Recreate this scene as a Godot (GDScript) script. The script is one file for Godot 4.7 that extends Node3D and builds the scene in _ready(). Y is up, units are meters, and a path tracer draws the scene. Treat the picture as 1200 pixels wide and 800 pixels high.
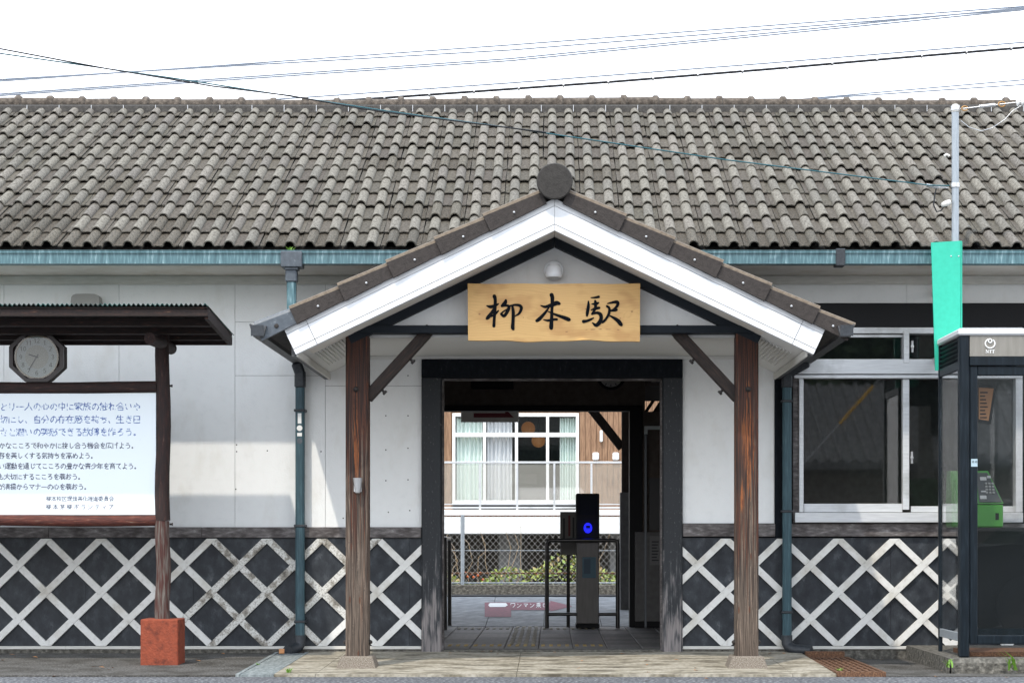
extends Node3D
# A small tiled-roof railway station seen square on across its forecourt.
# x runs along the facade, y up, z towards the viewer; the front wall stands at z = 0, the photograph was taken from z = 16.

const F := 2224.0          # focal length in photograph pixels
const VX := 647.0          # where the view axis meets the photograph
const VY := 630.0
const EYE := 0.97
const DIST := 16.0

func P(x: float, y: float, z: float) -> Vector3:   # the point at depth z seen at photograph pixel x, y
	var k := (DIST - z) / F
	return Vector3((x - VX) * k, EYE + (VY - y) * k, z)

func PX(x: float, z: float) -> float: return (x - VX) * (DIST - z) / F
func PY(y: float, z: float) -> float: return EYE + (VY - y) * (DIST - z) / F

# ------------------------------------------------------------------ mesh builder
class MB:
	var v := PackedVector3Array()
	var n := PackedVector3Array()
	var uv := PackedVector2Array()
	var c := PackedColorArray()
	var tint := Color.WHITE

	func tri(a: Vector3, b: Vector3, d: Vector3, na: Vector3, nb: Vector3, nd: Vector3, ua := Vector2.ZERO, ub := Vector2.ZERO, ud := Vector2.ZERO) -> void:
		if (b - a).cross(d - a).dot(na + nb + nd) > 0.0:
			v.append_array([a, d, b]); n.append_array([na, nd, nb]); uv.append_array([ua, ud, ub])
		else:
			v.append_array([a, b, d]); n.append_array([na, nb, nd]); uv.append_array([ua, ub, ud])
		c.append_array([tint, tint, tint])

	func face(p: Array, nn: Vector3, u: Array = []) -> void:
		for i in range(1, p.size() - 1):
			if u.size():
				tri(p[0], p[i], p[i + 1], nn, nn, nn, u[0], u[i], u[i + 1])
			else:
				tri(p[0], p[i], p[i + 1], nn, nn, nn)

	func box(a: Vector3, b: Vector3, ch := 0.0) -> void:
		obox((a + b) / 2.0, Basis.IDENTITY, (b - a).abs(), ch)

	func obox(m: Vector3, bs: Basis, size: Vector3, ch := 0.0) -> void:
		var h := size / 2.0
		ch = minf(ch, minf(h.x, minf(h.y, h.z)) * 0.45)
		var ax := [bs.x, bs.y, bs.z]
		var hh := [h.x, h.y, h.z]
		for i in 3:
			var j := (i + 1) % 3
			var k := (i + 2) % 3
			for s in [-1.0, 1.0]:
				var o: Vector3 = m + ax[i] * (hh[i] * s)
				var q := []
				for w in [[-1, -1], [1, -1], [1, 1], [-1, 1]]:
					q.append(o + ax[j] * (w[0] * (hh[j] - ch)) + ax[k] * (w[1] * (hh[k] - ch)))
				face(q, ax[i] * s)
		if ch <= 0.0:
			return
		for i in 3:
			var j := (i + 1) % 3
			var k := (i + 2) % 3
			for s in [-1.0, 1.0]:
				for t in [-1.0, 1.0]:
					var q := []
					for e in [-1.0, 1.0]:
						var o: Vector3 = m + ax[i] * (e * (hh[i] - ch))
						var p1: Vector3 = o + ax[j] * (s * hh[j]) + ax[k] * (t * (hh[k] - ch))
						var p2: Vector3 = o + ax[j] * (s * (hh[j] - ch)) + ax[k] * (t * hh[k])
						if e < 0: q.append_array([p1, p2])
						else: q.append_array([p2, p1])
					face(q, (ax[j] * s + ax[k] * t).normalized())
		for s in [-1.0, 1.0]:
			for t in [-1.0, 1.0]:
				for r in [-1.0, 1.0]:
					var d: Vector3 = ax[0] * s + ax[1] * t + ax[2] * r
					face([m + ax[0] * (s * hh[0]) + ax[1] * (t * (hh[1] - ch)) + ax[2] * (r * (hh[2] - ch)),
						m + ax[0] * (s * (hh[0] - ch)) + ax[1] * (t * hh[1]) + ax[2] * (r * (hh[2] - ch)),
						m + ax[0] * (s * (hh[0] - ch)) + ax[1] * (t * (hh[1] - ch)) + ax[2] * (r * hh[2])], d.normalized())

	func bar(a: Vector3, b: Vector3, wide: float, deep: float, up := Vector3.UP, ch := 0.0) -> void:
		var y := (b - a).normalized()
		var x := y.cross(up if absf(y.dot(up)) < 0.99 else Vector3.FORWARD).normalized()
		obox((a + b) / 2.0, Basis(x, y, x.cross(y)), Vector3(wide, a.distance_to(b), deep), ch)

	func tube(p: Array, r: float, seg := 8, caps := true, r2 := -1.0) -> void:
		var rings := []
		var side := Vector3.ZERO
		for i in p.size():
			var t: Vector3 = (p[mini(i + 1, p.size() - 1)] - p[maxi(i - 1, 0)]).normalized()
			if side == Vector3.ZERO:
				side = t.cross(Vector3.UP if absf(t.y) < 0.9 else Vector3.RIGHT).normalized()
			side = (side - t * side.dot(t)).normalized()
			var other := t.cross(side)
			var rr := r if r2 < 0.0 else lerpf(r, r2, float(i) / (p.size() - 1))
			var ring := []
			for k in seg:
				var a := TAU * k / seg
				ring.append([p[i] + (side * cos(a) + other * sin(a)) * rr, side * cos(a) + other * sin(a)])
			rings.append(ring)
		for i in p.size() - 1:
			for k in seg:
				var a: Array = rings[i][k]; var b: Array = rings[i][(k + 1) % seg]
				var d: Array = rings[i + 1][(k + 1) % seg]; var e: Array = rings[i + 1][k]
				tri(a[0], b[0], d[0], a[1], b[1], d[1])
				tri(a[0], d[0], e[0], a[1], d[1], e[1])
		if caps:
			for w in [[0, 1], [p.size() - 1, p.size() - 2]]:
				var nn: Vector3 = (p[w[0]] - p[w[1]]).normalized()
				var q := []
				for k in seg: q.append(rings[w[0]][k][0])
				face(q, nn)

	# solid with a flat outline: outline points in the plane o + x*bx + y*by, thickness along bn from d0 to d1
	func prism(poly: PackedVector2Array, o: Vector3, bx: Vector3, by: Vector3, d0: float, d1: float, uvs := false) -> void:
		var bn := bx.cross(by).normalized()
		var idx := Geometry2D.triangulate_polygon(poly)
		var lo := poly[0]; var hi := poly[0]
		for q in poly:
			lo = lo.min(q); hi = hi.max(q)
		for i in range(0, idx.size(), 3):
			var q := []; var u := []
			for j in 3:
				var w := poly[idx[i + j]]
				q.append(o + bx * w.x + by * w.y)
				u.append(Vector2((w.x - lo.x) / (hi.x - lo.x), 1.0 - (w.y - lo.y) / (hi.y - lo.y)) if uvs else Vector2.ZERO)
			tri(q[0] + bn * d1, q[1] + bn * d1, q[2] + bn * d1, bn, bn, bn, u[0], u[1], u[2])
			tri(q[0] + bn * d0, q[1] + bn * d0, q[2] + bn * d0, -bn, -bn, -bn, u[0], u[1], u[2])
		var cw := Geometry2D.is_polygon_clockwise(poly)
		for i in poly.size():
			var a := poly[i]; var b := poly[(i + 1) % poly.size()]
			if a.distance_to(b) < 1e-6: continue
			var e := (b - a).normalized()
			var out := Vector2(e.y, -e.x) * (-1.0 if cw else 1.0)
			var pa := o + bx * a.x + by * a.y; var pb := o + bx * b.x + by * b.y
			face([pa + bn * d0, pb + bn * d0, pb + bn * d1, pa + bn * d1], (bx * out.x + by * out.y).normalized())

	func lathe(o: Vector3, axis: Vector3, prof: Array, seg := 20) -> void:   # prof: [radius, distance along axis]
		var s := axis.cross(Vector3.UP if absf(axis.y) < 0.9 else Vector3.RIGHT).normalized()
		var t := axis.cross(s)
		for i in prof.size() - 1:
			var r0: float = prof[i][0]; var h0: float = prof[i][1]
			var r1: float = prof[i + 1][0]; var h1: float = prof[i + 1][1]
			if absf(r0 - r1) + absf(h0 - h1) < 1e-7: continue
			for k in seg:
				var a := TAU * k / seg; var b := TAU * (k + 1) / seg
				var da := s * cos(a) + t * sin(a); var db := s * cos(b) + t * sin(b)
				var na := (da * (h1 - h0) - axis * (r1 - r0)).normalized(); var nb := (db * (h1 - h0) - axis * (r1 - r0)).normalized()
				var A := o + da * r0 + axis * h0; var B := o + db * r0 + axis * h0
				var C := o + db * r1 + axis * h1; var D := o + da * r1 + axis * h1
				if r0 > 1e-6: tri(A, B, C, na, nb, nb)
				if r1 > 1e-6: tri(A, C, D, na, nb, na)

	func add(o: MB, t: Transform3D) -> void:
		for i in o.v.size():
			v.append(t * o.v[i]); n.append((t.basis * o.n[i]).normalized())
		uv.append_array(o.uv); c.append_array(o.c)

	func mid() -> Vector3:
		if v.is_empty(): return Vector3.ZERO
		var b := AABB(v[0], Vector3.ZERO)
		for q in v: b = b.expand(q)
		return b.get_center()

	func mesh(at: Vector3, colours := false) -> ArrayMesh:
		var a := []
		a.resize(Mesh.ARRAY_MAX)
		var w := PackedVector3Array()
		w.resize(v.size())
		for i in v.size(): w[i] = v[i] - at
		a[Mesh.ARRAY_VERTEX] = w; a[Mesh.ARRAY_NORMAL] = n; a[Mesh.ARRAY_TEX_UV] = uv
		if colours: a[Mesh.ARRAY_COLOR] = c
		var m := ArrayMesh.new()
		m.add_surface_from_arrays(Mesh.PRIMITIVE_TRIANGLES, a)
		return m

# ------------------------------------------------------------------ objects
var taken := {}

func numbered(called: String) -> String:
	taken[called] = taken.get(called, -1) + 1
	return called if taken[called] == 0 else "%s_%03d" % [called, taken[called]]

func where(o: Node3D) -> Vector3:
	var t := Vector3.ZERO
	var q: Node = o
	while q != self and q is Node3D:
		t += (q as Node3D).position
		q = q.get_parent()
	return t

func tag(o: Node3D, label: String, category: String, group := "", kind := "") -> Node3D:
	if label: o.set_meta("label", label)
	if category: o.set_meta("category", category)
	if group: o.set_meta("group", group)
	if kind: o.set_meta("kind", kind)
	return o

func thing(called: String, at: Vector3, label: String, category: String, group := "") -> Node3D:
	var o := Node3D.new()
	o.name = numbered(called)
	add_child(o)
	o.position = at
	return tag(o, label, category, group)

func part(called: String, b: MB, m: Material, parent: Node3D = null, colours := false) -> MeshInstance3D:
	var o := MeshInstance3D.new()
	o.name = called if parent else numbered(called)
	var at := b.mid()
	o.mesh = b.mesh(at, colours)
	o.material_override = m
	(parent if parent else self).add_child(o, true)
	o.position = at - (where(parent) if parent else Vector3.ZERO)
	return o

func group_part(called: String, at: Vector3, parent: Node3D) -> Node3D:
	var o := Node3D.new()
	o.name = called
	parent.add_child(o, true)
	o.position = at - where(parent)
	return o

func bx(called: String, a: Vector3, b: Vector3, m: Material, parent: Node3D = null, ch := 0.0) -> MeshInstance3D:
	var q := MB.new()
	q.box(Vector3(minf(a.x, b.x), minf(a.y, b.y), minf(a.z, b.z)), Vector3(maxf(a.x, b.x), maxf(a.y, b.y), maxf(a.z, b.z)), ch)
	return part(called, q, m, parent)

func pbox(called: String, x0: float, y0: float, x1: float, y1: float, z0: float, z1: float, m: Material, parent: Node3D = null, ch := 0.0) -> MeshInstance3D:   # box whose front face (z1) fills a photograph rectangle
	return bx(called, Vector3(PX(x0, z1), PY(y1, z1), z0), Vector3(PX(x1, z1), PY(y0, z1), z1), m, parent, ch)

func struct(o: Node3D) -> Node3D:
	o.set_meta("kind", "structure")
	return o

# ------------------------------------------------------------------ materials
var noises := {}

func noise_tex(sd: int, freq: float, octaves: int, ramp: Array, kind := 0, size := 512) -> NoiseTexture2D:
	var key := str([sd, freq, octaves, ramp, kind, size])
	if noises.has(key): return noises[key]
	var f := FastNoiseLite.new()
	f.seed = sd
	f.noise_type = FastNoiseLite.TYPE_SIMPLEX_SMOOTH if kind == 0 else FastNoiseLite.TYPE_CELLULAR if kind == 1 else FastNoiseLite.TYPE_VALUE
	f.frequency = freq
	f.fractal_octaves = octaves
	f.fractal_gain = 0.55
	if kind == 3:
		f.noise_type = FastNoiseLite.TYPE_SIMPLEX_SMOOTH
		f.domain_warp_enabled = true
		f.domain_warp_amplitude = 40.0
	var t := NoiseTexture2D.new()
	t.width = size; t.height = size
	t.seamless = true
	t.noise = f
	if ramp.size():
		var g := Gradient.new()
		var offs := PackedFloat32Array(); var cols := PackedColorArray()
		for r in ramp:
			offs.append(r[0]); cols.append(r[1])
		g.offsets = offs; g.colors = cols
		t.color_ramp = g
	noises[key] = t
	return t

func L(r: float, g: float, b: float) -> Color: return Color(r, g, b).linear_to_srgb()

# surface with a fine pattern (ramp over noise, scale in repeats per metre), a coarse mottle multiplied over it, and fine relief
func mat(ramp: Array, scale: Vector3, rough := 0.8, bump := 0.0, o := {}) -> StandardMaterial3D:
	var m := StandardMaterial3D.new()
	m.albedo_texture = noise_tex(o.get("seed", 3), o.get("freq", 0.02), o.get("oct", 5), ramp, o.get("kind", 0))
	m.uv1_triplanar = true
	m.uv1_world_triplanar = not o.get("own", false)
	m.uv1_scale = scale
	m.uv1_triplanar_sharpness = 6.0
	m.roughness = rough
	m.metallic = o.get("metal", 0.0)
	m.metallic_specular = o.get("spec", 0.5)
	if bump > 0.0:
		m.heightmap_enabled = true
		m.heightmap_texture = noise_tex(o.get("bseed", 9), o.get("bfreq", 0.04), 4, [])
		m.heightmap_scale = bump
	if o.has("mottle"):
		m.detail_enabled = true
		m.detail_blend_mode = BaseMaterial3D.BLEND_MODE_MUL
		m.detail_uv_layer = BaseMaterial3D.DETAIL_UV_2
		m.detail_albedo = noise_tex(o.get("mseed", 21), o.get("mfreq", 0.012), 5, o.mottle, o.get("mkind", 0))
		m.uv2_triplanar = true
		m.uv2_world_triplanar = true
		m.uv2_scale = o.get("mscale", Vector3(0.37, 0.37, 0.37))
	return m

func plain(c: Color, rough := 0.6, metal := 0.0, spec := 0.5) -> StandardMaterial3D:
	var m := StandardMaterial3D.new()
	m.albedo_color = c; m.roughness = rough; m.metallic = metal; m.metallic_specular = spec
	return m

func glass(c: Color, alpha: float, rough := 0.02) -> StandardMaterial3D:
	var m := StandardMaterial3D.new()
	m.transparency = BaseMaterial3D.TRANSPARENCY_ALPHA
	m.albedo_color = Color(c.r, c.g, c.b, alpha)
	m.roughness = rough
	m.metallic_specular = 0.5
	return m

func vcol(scale: float, rough: float, bump: float, ramp: Array, sd := 31) -> StandardMaterial3D:
	var m := mat(ramp, Vector3.ONE * scale, rough, bump, {"seed": sd, "freq": 0.03, "oct": 5, "bfreq": 0.08})
	m.vertex_color_use_as_albedo = true
	return m

var M := {}

func materials() -> void:
	var w := Color.WHITE
	M.wall = mat([[0.0, L(0.74, 0.745, 0.73)], [0.35, L(0.775, 0.78, 0.765)], [1.0, L(0.79, 0.795, 0.78)]], Vector3.ONE * 0.9, 0.85, 0.12, {"freq": 0.02, "bfreq": 0.12, "mottle": [[0.0, Color(0.965, 0.96, 0.95)], [0.35, w], [1.0, w]], "mscale": Vector3(0.5, 0.22, 0.5)})
	M.soffit = mat([[0.0, L(0.64, 0.60, 0.54)], [1.0, L(0.74, 0.70, 0.64)]], Vector3(0.5, 3, 3), 0.8, 0.05, {"mottle": [[0.0, Color(0.93, 0.91, 0.88)], [0.5, w], [1.0, w]]})
	M.ceiling = plain(L(0.66, 0.65, 0.62), 0.7)
	M.white_trim = mat([[0.0, L(0.60, 0.605, 0.61)], [0.3, L(0.66, 0.665, 0.67)], [1.0, L(0.70, 0.705, 0.71)]], Vector3(0.6, 0.6, 0.6), 0.45, 0.0, {"mottle": [[0.0, Color(0.93, 0.93, 0.92)], [0.4, w], [1.0, w]]})
	M.panel = mat([[0.0, L(0.017, 0.020, 0.025)], [0.5, L(0.028, 0.0325, 0.039)], [0.75, L(0.043, 0.049, 0.057)], [0.9, L(0.072, 0.078, 0.086)], [1.0, L(0.16, 0.165, 0.17)]], Vector3(1.6, 1.1, 1.6), 0.5, 0.1, {"spec": 0.4, "freq": 0.010, "oct": 7, "kind": 3, "mottle": [[0.0, Color(0.75, 0.75, 0.77)], [0.5, Color(0.95, 0.95, 0.95)], [1.0, w]], "mscale": Vector3(0.7, 0.7, 0.7)})
	M.slat = mat([[0.0, L(0.56, 0.55, 0.52)], [0.3, L(0.70, 0.69, 0.665)], [1.0, L(0.76, 0.755, 0.735)]], Vector3.ONE * 1.4, 0.7, 0.1, {"freq": 0.025, "mottle": [[0.0, Color(0.84, 0.82, 0.78)], [0.4, Color(0.97, 0.97, 0.96)], [1.0, w]]})
	M.slat_mildew = mat([[0.0, L(0.16, 0.15, 0.135)], [0.22, L(0.36, 0.345, 0.315)], [0.42, L(0.60, 0.59, 0.56)], [1.0, L(0.72, 0.71, 0.685)]], Vector3.ONE * 3.2, 0.8, 0.15, {"freq": 0.03, "oct": 7, "mottle": [[0.0, Color(0.42, 0.4, 0.37)], [0.32, Color(0.75, 0.73, 0.7)], [0.48, Color(0.98, 0.98, 0.97)], [1.0, w]], "mscale": Vector3(0.8, 0.8, 0.8), "mfreq": 0.014})
	M.rail = mat([[0.0, L(0.085, 0.077, 0.075)], [0.5, L(0.145, 0.132, 0.128)], [0.78, L(0.21, 0.195, 0.19)], [0.9, L(0.30, 0.285, 0.28)], [1.0, L(0.65, 0.63, 0.61)]], Vector3(1.2, 4, 4), 0.75, 0.15, {"spec": 0.3, "freq": 0.014, "oct": 6, "mottle": [[0.0, Color(0.62, 0.6, 0.6)], [0.6, w], [1.0, w]], "mscale": Vector3(0.6, 0.6, 0.6)})
	M.frame = mat([[0.0, L(0.0045, 0.006, 0.008)], [0.7, L(0.008, 0.010, 0.0135)], [0.9, L(0.014, 0.016, 0.02)], [1.0, L(0.12, 0.115, 0.11)]], Vector3(2.0, 0.8, 2.0), 0.7, 0.06, {"spec": 0.22, "freq": 0.02, "oct": 6})
	M.frame_worn = mat([[0.0, L(0.02, 0.021, 0.024)], [0.42, L(0.05, 0.05, 0.052)], [0.62, L(0.13, 0.125, 0.125)], [1.0, L(0.28, 0.26, 0.25)]], Vector3(4.0, 0.5, 4.0), 0.65, 0.15, {"freq": 0.014, "oct": 6})
	M.truss = plain(L(0.012, 0.016, 0.021), 0.65, 0.0, 0.3)
	M.aluminium = mat([[0.0, L(0.52, 0.53, 0.54)], [1.0, L(0.66, 0.67, 0.675)]], Vector3(0.4, 6, 6), 0.42, 0.0, {"metal": 0.25, "mottle": [[0.0, Color(0.85, 0.85, 0.84)], [0.4, w], [1.0, w]]})
	M.glass = glass(Color(0.25, 0.3, 0.3), 0.04)
	M.glass_dark = glass(Color(0.10, 0.11, 0.12), 0.25)
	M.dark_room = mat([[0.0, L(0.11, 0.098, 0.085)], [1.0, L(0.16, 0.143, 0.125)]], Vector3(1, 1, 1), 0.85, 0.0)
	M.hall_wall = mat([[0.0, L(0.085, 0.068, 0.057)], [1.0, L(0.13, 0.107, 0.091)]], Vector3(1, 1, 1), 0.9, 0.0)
	M.black = plain(L(0.005, 0.005, 0.006), 0.6, 0.0, 0.35)
	M.teal = mat([[0.0, L(0.03, 0.078, 0.092)], [0.35, L(0.06, 0.13, 0.148)], [0.6, L(0.088, 0.175, 0.196)], [0.8, L(0.19, 0.29, 0.31)], [1.0, L(0.42, 0.52, 0.52)]], Vector3(2.2, 0.3, 2), 0.45, 0.0, {"freq": 0.03, "oct": 6})
	M.pipe = mat([[0.0, L(0.013, 0.042, 0.056)], [0.6, L(0.022, 0.065, 0.083)], [1.0, L(0.07, 0.125, 0.14)]], Vector3(6, 0.6, 6), 0.5, 0.0, {"freq": 0.014})
	M.elbow = mat([[0.0, L(0.010, 0.013, 0.017)], [1.0, L(0.035, 0.04, 0.046)]], Vector3.ONE * 3.0, 0.5)
	M.lead = mat([[0.0, L(0.045, 0.055, 0.068)], [0.8, L(0.075, 0.09, 0.105)], [1.0, L(0.2, 0.22, 0.24)]], Vector3(2, 2, 2), 0.5)
	M.gutter_dark = mat([[0.0, L(0.03, 0.031, 0.033)], [1.0, L(0.10, 0.10, 0.10)]], Vector3(6, 6, 1), 0.6)
	M.verge = vcol(1.3, 0.8, 0.2, [[0.0, Color(0.72, 0.7, 0.68)], [0.6, Color(0.95, 0.95, 0.95)], [1.0, w]], 63)
	M.ridge = mat([[0.0, L(0.035, 0.028, 0.022)], [0.5, L(0.092, 0.074, 0.058)], [0.8, L(0.145, 0.12, 0.096)], [1.0, L(0.27, 0.235, 0.195)]], Vector3.ONE * 1.3, 0.9, 0.4, {"freq": 0.025, "oct": 6, "bfreq": 0.09})
	M.mortar = mat([[0.0, L(0.03, 0.028, 0.026)], [1.0, L(0.09, 0.083, 0.075)]], Vector3.ONE * 2.0, 0.95, 0.3)
	M.tile = vcol(2.2, 0.88, 0.35, [[0.0, Color(0.42, 0.40, 0.37)], [0.4, Color(0.80, 0.79, 0.77)], [0.7, Color(0.95, 0.95, 0.94)], [1.0, w]])
	M.tile_lichen = vcol(3.1, 0.92, 0.5, [[0.0, Color(0.30, 0.28, 0.26)], [0.35, Color(0.62, 0.61, 0.58)], [0.6, Color(0.92, 0.92, 0.9)], [0.8, w], [0.88, Color(1.0, 0.72, 0.42)], [1.0, Color(0.9, 0.5, 0.22)]], 57)
	M.rust = mat([[0.0, L(0.045, 0.025, 0.016)], [0.5, L(0.13, 0.062, 0.032)], [1.0, L(0.27, 0.15, 0.08)]], Vector3.ONE * 5.0, 0.9, 0.3)
	M.asphalt = mat([[0.0, L(0.015, 0.016, 0.019)], [0.35, L(0.075, 0.078, 0.085)], [0.65, L(0.16, 0.165, 0.175)], [0.82, L(0.36, 0.365, 0.37)], [1.0, L(0.8, 0.8, 0.79)]], Vector3.ONE * 0.7, 0.9, 0.7, {"freq": 0.075, "oct": 3, "bfreq": 0.12, "mottle": [[0.0, Color(0.82, 0.82, 0.83)], [1.0, w]]})
	M.forecourt = mat([[0.0, L(0.022, 0.021, 0.02)], [0.45, L(0.075, 0.071, 0.065)], [0.75, L(0.13, 0.125, 0.115)], [0.9, L(0.26, 0.25, 0.23)], [1.0, L(0.55, 0.53, 0.48)]], Vector3.ONE * 0.8, 0.95, 0.7, {"freq": 0.1, "oct": 4, "bfreq": 0.12, "mottle": [[0.0, Color(0.62, 0.6, 0.56)], [0.6, w], [1.0, w]]})
	M.concrete = mat([[0.0, L(0.17, 0.155, 0.12)], [0.5, L(0.33, 0.30, 0.24)], [1.0, L(0.44, 0.41, 0.34)]], Vector3.ONE * 0.9, 0.9, 0.25, {"freq": 0.04, "oct": 6, "mottle": [[0.0, Color(0.42, 0.4, 0.37)], [0.4, Color(0.85, 0.84, 0.81)], [0.6, w], [1.0, w]], "mscale": Vector3(0.35, 0.35, 0.8)})
	M.old_concrete = mat([[0.0, L(0.035, 0.032, 0.026)], [0.5, L(0.10, 0.094, 0.08)], [1.0, L(0.22, 0.205, 0.175)]], Vector3.ONE * 1.2, 0.95, 0.8, {"freq": 0.03, "oct": 6, "bfreq": 0.05})
	M.drain = mat([[0.0, L(0.11, 0.13, 0.132)], [0.6, L(0.20, 0.225, 0.225)], [1.0, L(0.32, 0.34, 0.335)]], Vector3(2.5, 1, 0.5), 0.8, 0.2)
	M.granite = mat([[0.0, L(0.07, 0.056, 0.044)], [0.4, L(0.17, 0.142, 0.112)], [0.7, L(0.25, 0.215, 0.175)], [1.0, L(0.42, 0.385, 0.33)]], Vector3.ONE * 3.0, 0.9, 0.6, {"freq": 0.06, "oct": 4, "bfreq": 0.07})
	M.sill = mat([[0.0, L(0.50, 0.485, 0.44)], [1.0, L(0.64, 0.625, 0.58)]], Vector3(0.5, 3, 3), 0.8)
	M.log = mat([[0.0, L(0.008, 0.004, 0.0035)], [0.55, L(0.022, 0.008, 0.006)], [0.8, L(0.04, 0.013, 0.009)], [0.92, L(0.09, 0.055, 0.04)], [1.0, L(0.26, 0.21, 0.16)]], Vector3(8, 0.8, 8), 0.75, 0.3, {"own": true, "freq": 0.014, "oct": 6})
	M.log_grey = mat([[0.0, L(0.03, 0.010, 0.008)], [0.4, L(0.07, 0.022, 0.016)], [0.55, L(0.085, 0.062, 0.052)], [0.8, L(0.14, 0.118, 0.10)], [1.0, L(0.24, 0.21, 0.18)]], Vector3(7, 0.5, 7), 0.8, 0.3, {"own": true, "freq": 0.014, "oct": 6})
	M.log_red = mat([[0.0, L(0.03, 0.007, 0.005)], [0.5, L(0.085, 0.020, 0.012)], [0.75, L(0.13, 0.032, 0.018)], [0.88, L(0.17, 0.11, 0.075)], [1.0, L(0.36, 0.32, 0.25)]], Vector3(8, 0.8, 8), 0.75, 0.3, {"own": true, "freq": 0.014, "oct": 6})
	M.board_wood = mat([[0.0, L(0.007, 0.004, 0.003)], [0.7, L(0.022, 0.010, 0.007)], [0.88, L(0.055, 0.020, 0.012)], [1.0, L(0.34, 0.24, 0.12)]], Vector3(1.0, 6, 6), 0.8, 0.2, {"freq": 0.014, "oct": 6})
	M.red_paint = mat([[0.0, L(0.09, 0.03, 0.016)], [0.2, L(0.20, 0.038, 0.014)], [0.8, L(0.26, 0.05, 0.018)], [0.95, L(0.29, 0.08, 0.04)], [1.0, L(0.5, 0.42, 0.36)]], Vector3.ONE * 2.2, 0.75, 0.25, {"freq": 0.02, "oct": 6, "mottle": [[0.0, Color(0.7, 0.66, 0.62)], [0.4, w], [1.0, w]], "mscale": Vector3(1.3, 1.3, 1.3)})
	M.green_sheet = mat([[0.0, L(0.012, 0.008, 0.007)], [0.4, L(0.03, 0.045, 0.04)], [0.55, L(0.018, 0.115, 0.10)], [1.0, L(0.04, 0.19, 0.165)]], Vector3(0.8, 0.8, 0.8), 0.6, 0.0, {"freq": 0.012})
	M.brace = mat([[0.0, L(0.008, 0.006, 0.005)], [0.6, L(0.025, 0.015, 0.011)], [1.0, L(0.07, 0.035, 0.02)]], Vector3(12, 0.8, 12), 0.75, 0.2, {"own": true, "freq": 0.014, "oct": 6})
	M.iron = plain(L(0.03, 0.025, 0.022), 0.6, 0.4)
	M.steel = mat([[0.0, L(0.24, 0.27, 0.30)], [1.0, L(0.36, 0.40, 0.43)]], Vector3(8, 0.6, 8), 0.4, 0.0, {"metal": 0.2})
	M.zinc = plain(L(0.5, 0.5, 0.5), 0.35, 0.7)
	M.green_sign = mat([[0.0, L(0.02, 0.40, 0.27)], [1.0, L(0.028, 0.46, 0.32)]], Vector3.ONE * 1.5, 0.4)
	M.booth = mat([[0.0, L(0.004, 0.007, 0.010)], [0.6, L(0.007, 0.012, 0.017)], [1.0, L(0.02, 0.028, 0.036)]], Vector3(5, 0.4, 5), 0.4, 0.0, {"freq": 0.015, "spec": 0.32})
	M.booth_head = mat([[0.0, L(0.20, 0.185, 0.16)], [1.0, L(0.26, 0.245, 0.215)]], Vector3(3, 0.3, 3), 0.35, 0.0, {"metal": 0.2})
	M.phone_green = plain(L(0.042, 0.195, 0.026), 0.4)
	M.white_print = plain(L(0.75, 0.75, 0.73), 0.6)
	M.wire_black = plain(L(0.012, 0.013, 0.016), 0.7)
	M.wire_grey = plain(L(0.22, 0.25, 0.30), 0.7, 0.0, 0.3)
	M.wire_teal = plain(L(0.02, 0.10, 0.12), 0.6)
	M.leaf = plain(L(0.13, 0.27, 0.03), 0.6)
	M.leaf.backlight_enabled = true
	M.leaf.backlight = Color(0.25, 0.35, 0.05)
	M.leaf_dry = plain(L(0.36, 0.17, 0.06), 0.8)

# ------------------------------------------------------------------ ready
func _ready() -> void:
	var cam := Camera3D.new()
	cam.name = "camera"
	cam.projection = Camera3D.PROJECTION_FRUSTUM
	cam.near = 0.5
	cam.far = 400.0
	cam.size = 0.5 * 800.0 / F
	cam.frustum_offset = Vector2(600.0 - VX, VY - 400.0) * 0.5 / F
	add_child(cam)
	cam.position = Vector3(0, EYE, DIST)
	cam.current = true

	var env := Environment.new()
	env.background_mode = Environment.BG_SKY
	var sky := Sky.new()
	var sm := ProceduralSkyMaterial.new()
	sm.sky_top_color = Color(0.86, 0.91, 0.98)
	sm.sky_horizon_color = Color(0.985, 0.985, 0.985)
	sm.sky_curve = 0.25
	sm.sky_energy_multiplier = 1.0
	sm.ground_bottom_color = Color(0.35, 0.35, 0.34)
	sm.ground_horizon_color = Color(0.6, 0.6, 0.6)
	sm.sun_angle_max = 1.0
	sky.sky_material = sm
	env.sky = sky
	env.background_energy_multiplier = 1.7
	env.tonemap_mode = Environment.TONE_MAPPER_LINEAR
	env.tonemap_exposure = 1.72
	env.sdfgi_enabled = true
	env.ssao_enabled = true
	env.ssil_enabled = true
	var we := WorldEnvironment.new()
	we.name = "surroundings"
	we.environment = env
	add_child(we)

	var sun := DirectionalLight3D.new()
	sun.name = "sun"
	sun.light_energy = 0.6
	sun.light_color = Color(1.0, 0.965, 0.91)
	sun.light_angular_distance = 0.9
	sun.shadow_enabled = true
	add_child(sun)
	sun.look_at_from_position(Vector3(0, 10, 0), Vector3(0, 10, 0) + Vector3(0.5, -1.8, -1.0), Vector3.UP)

	materials()
	ground()
	station()
	roof()
	porch()
	hall()
	beyond_the_tracks()
	opposite()
	notice_board()
	booth()
	mast_and_wires()
	name_sign()
	small_things()

# ------------------------------------------------------------------ ground
func gy(z: float) -> float: return -0.035 * z / 2.12

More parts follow.
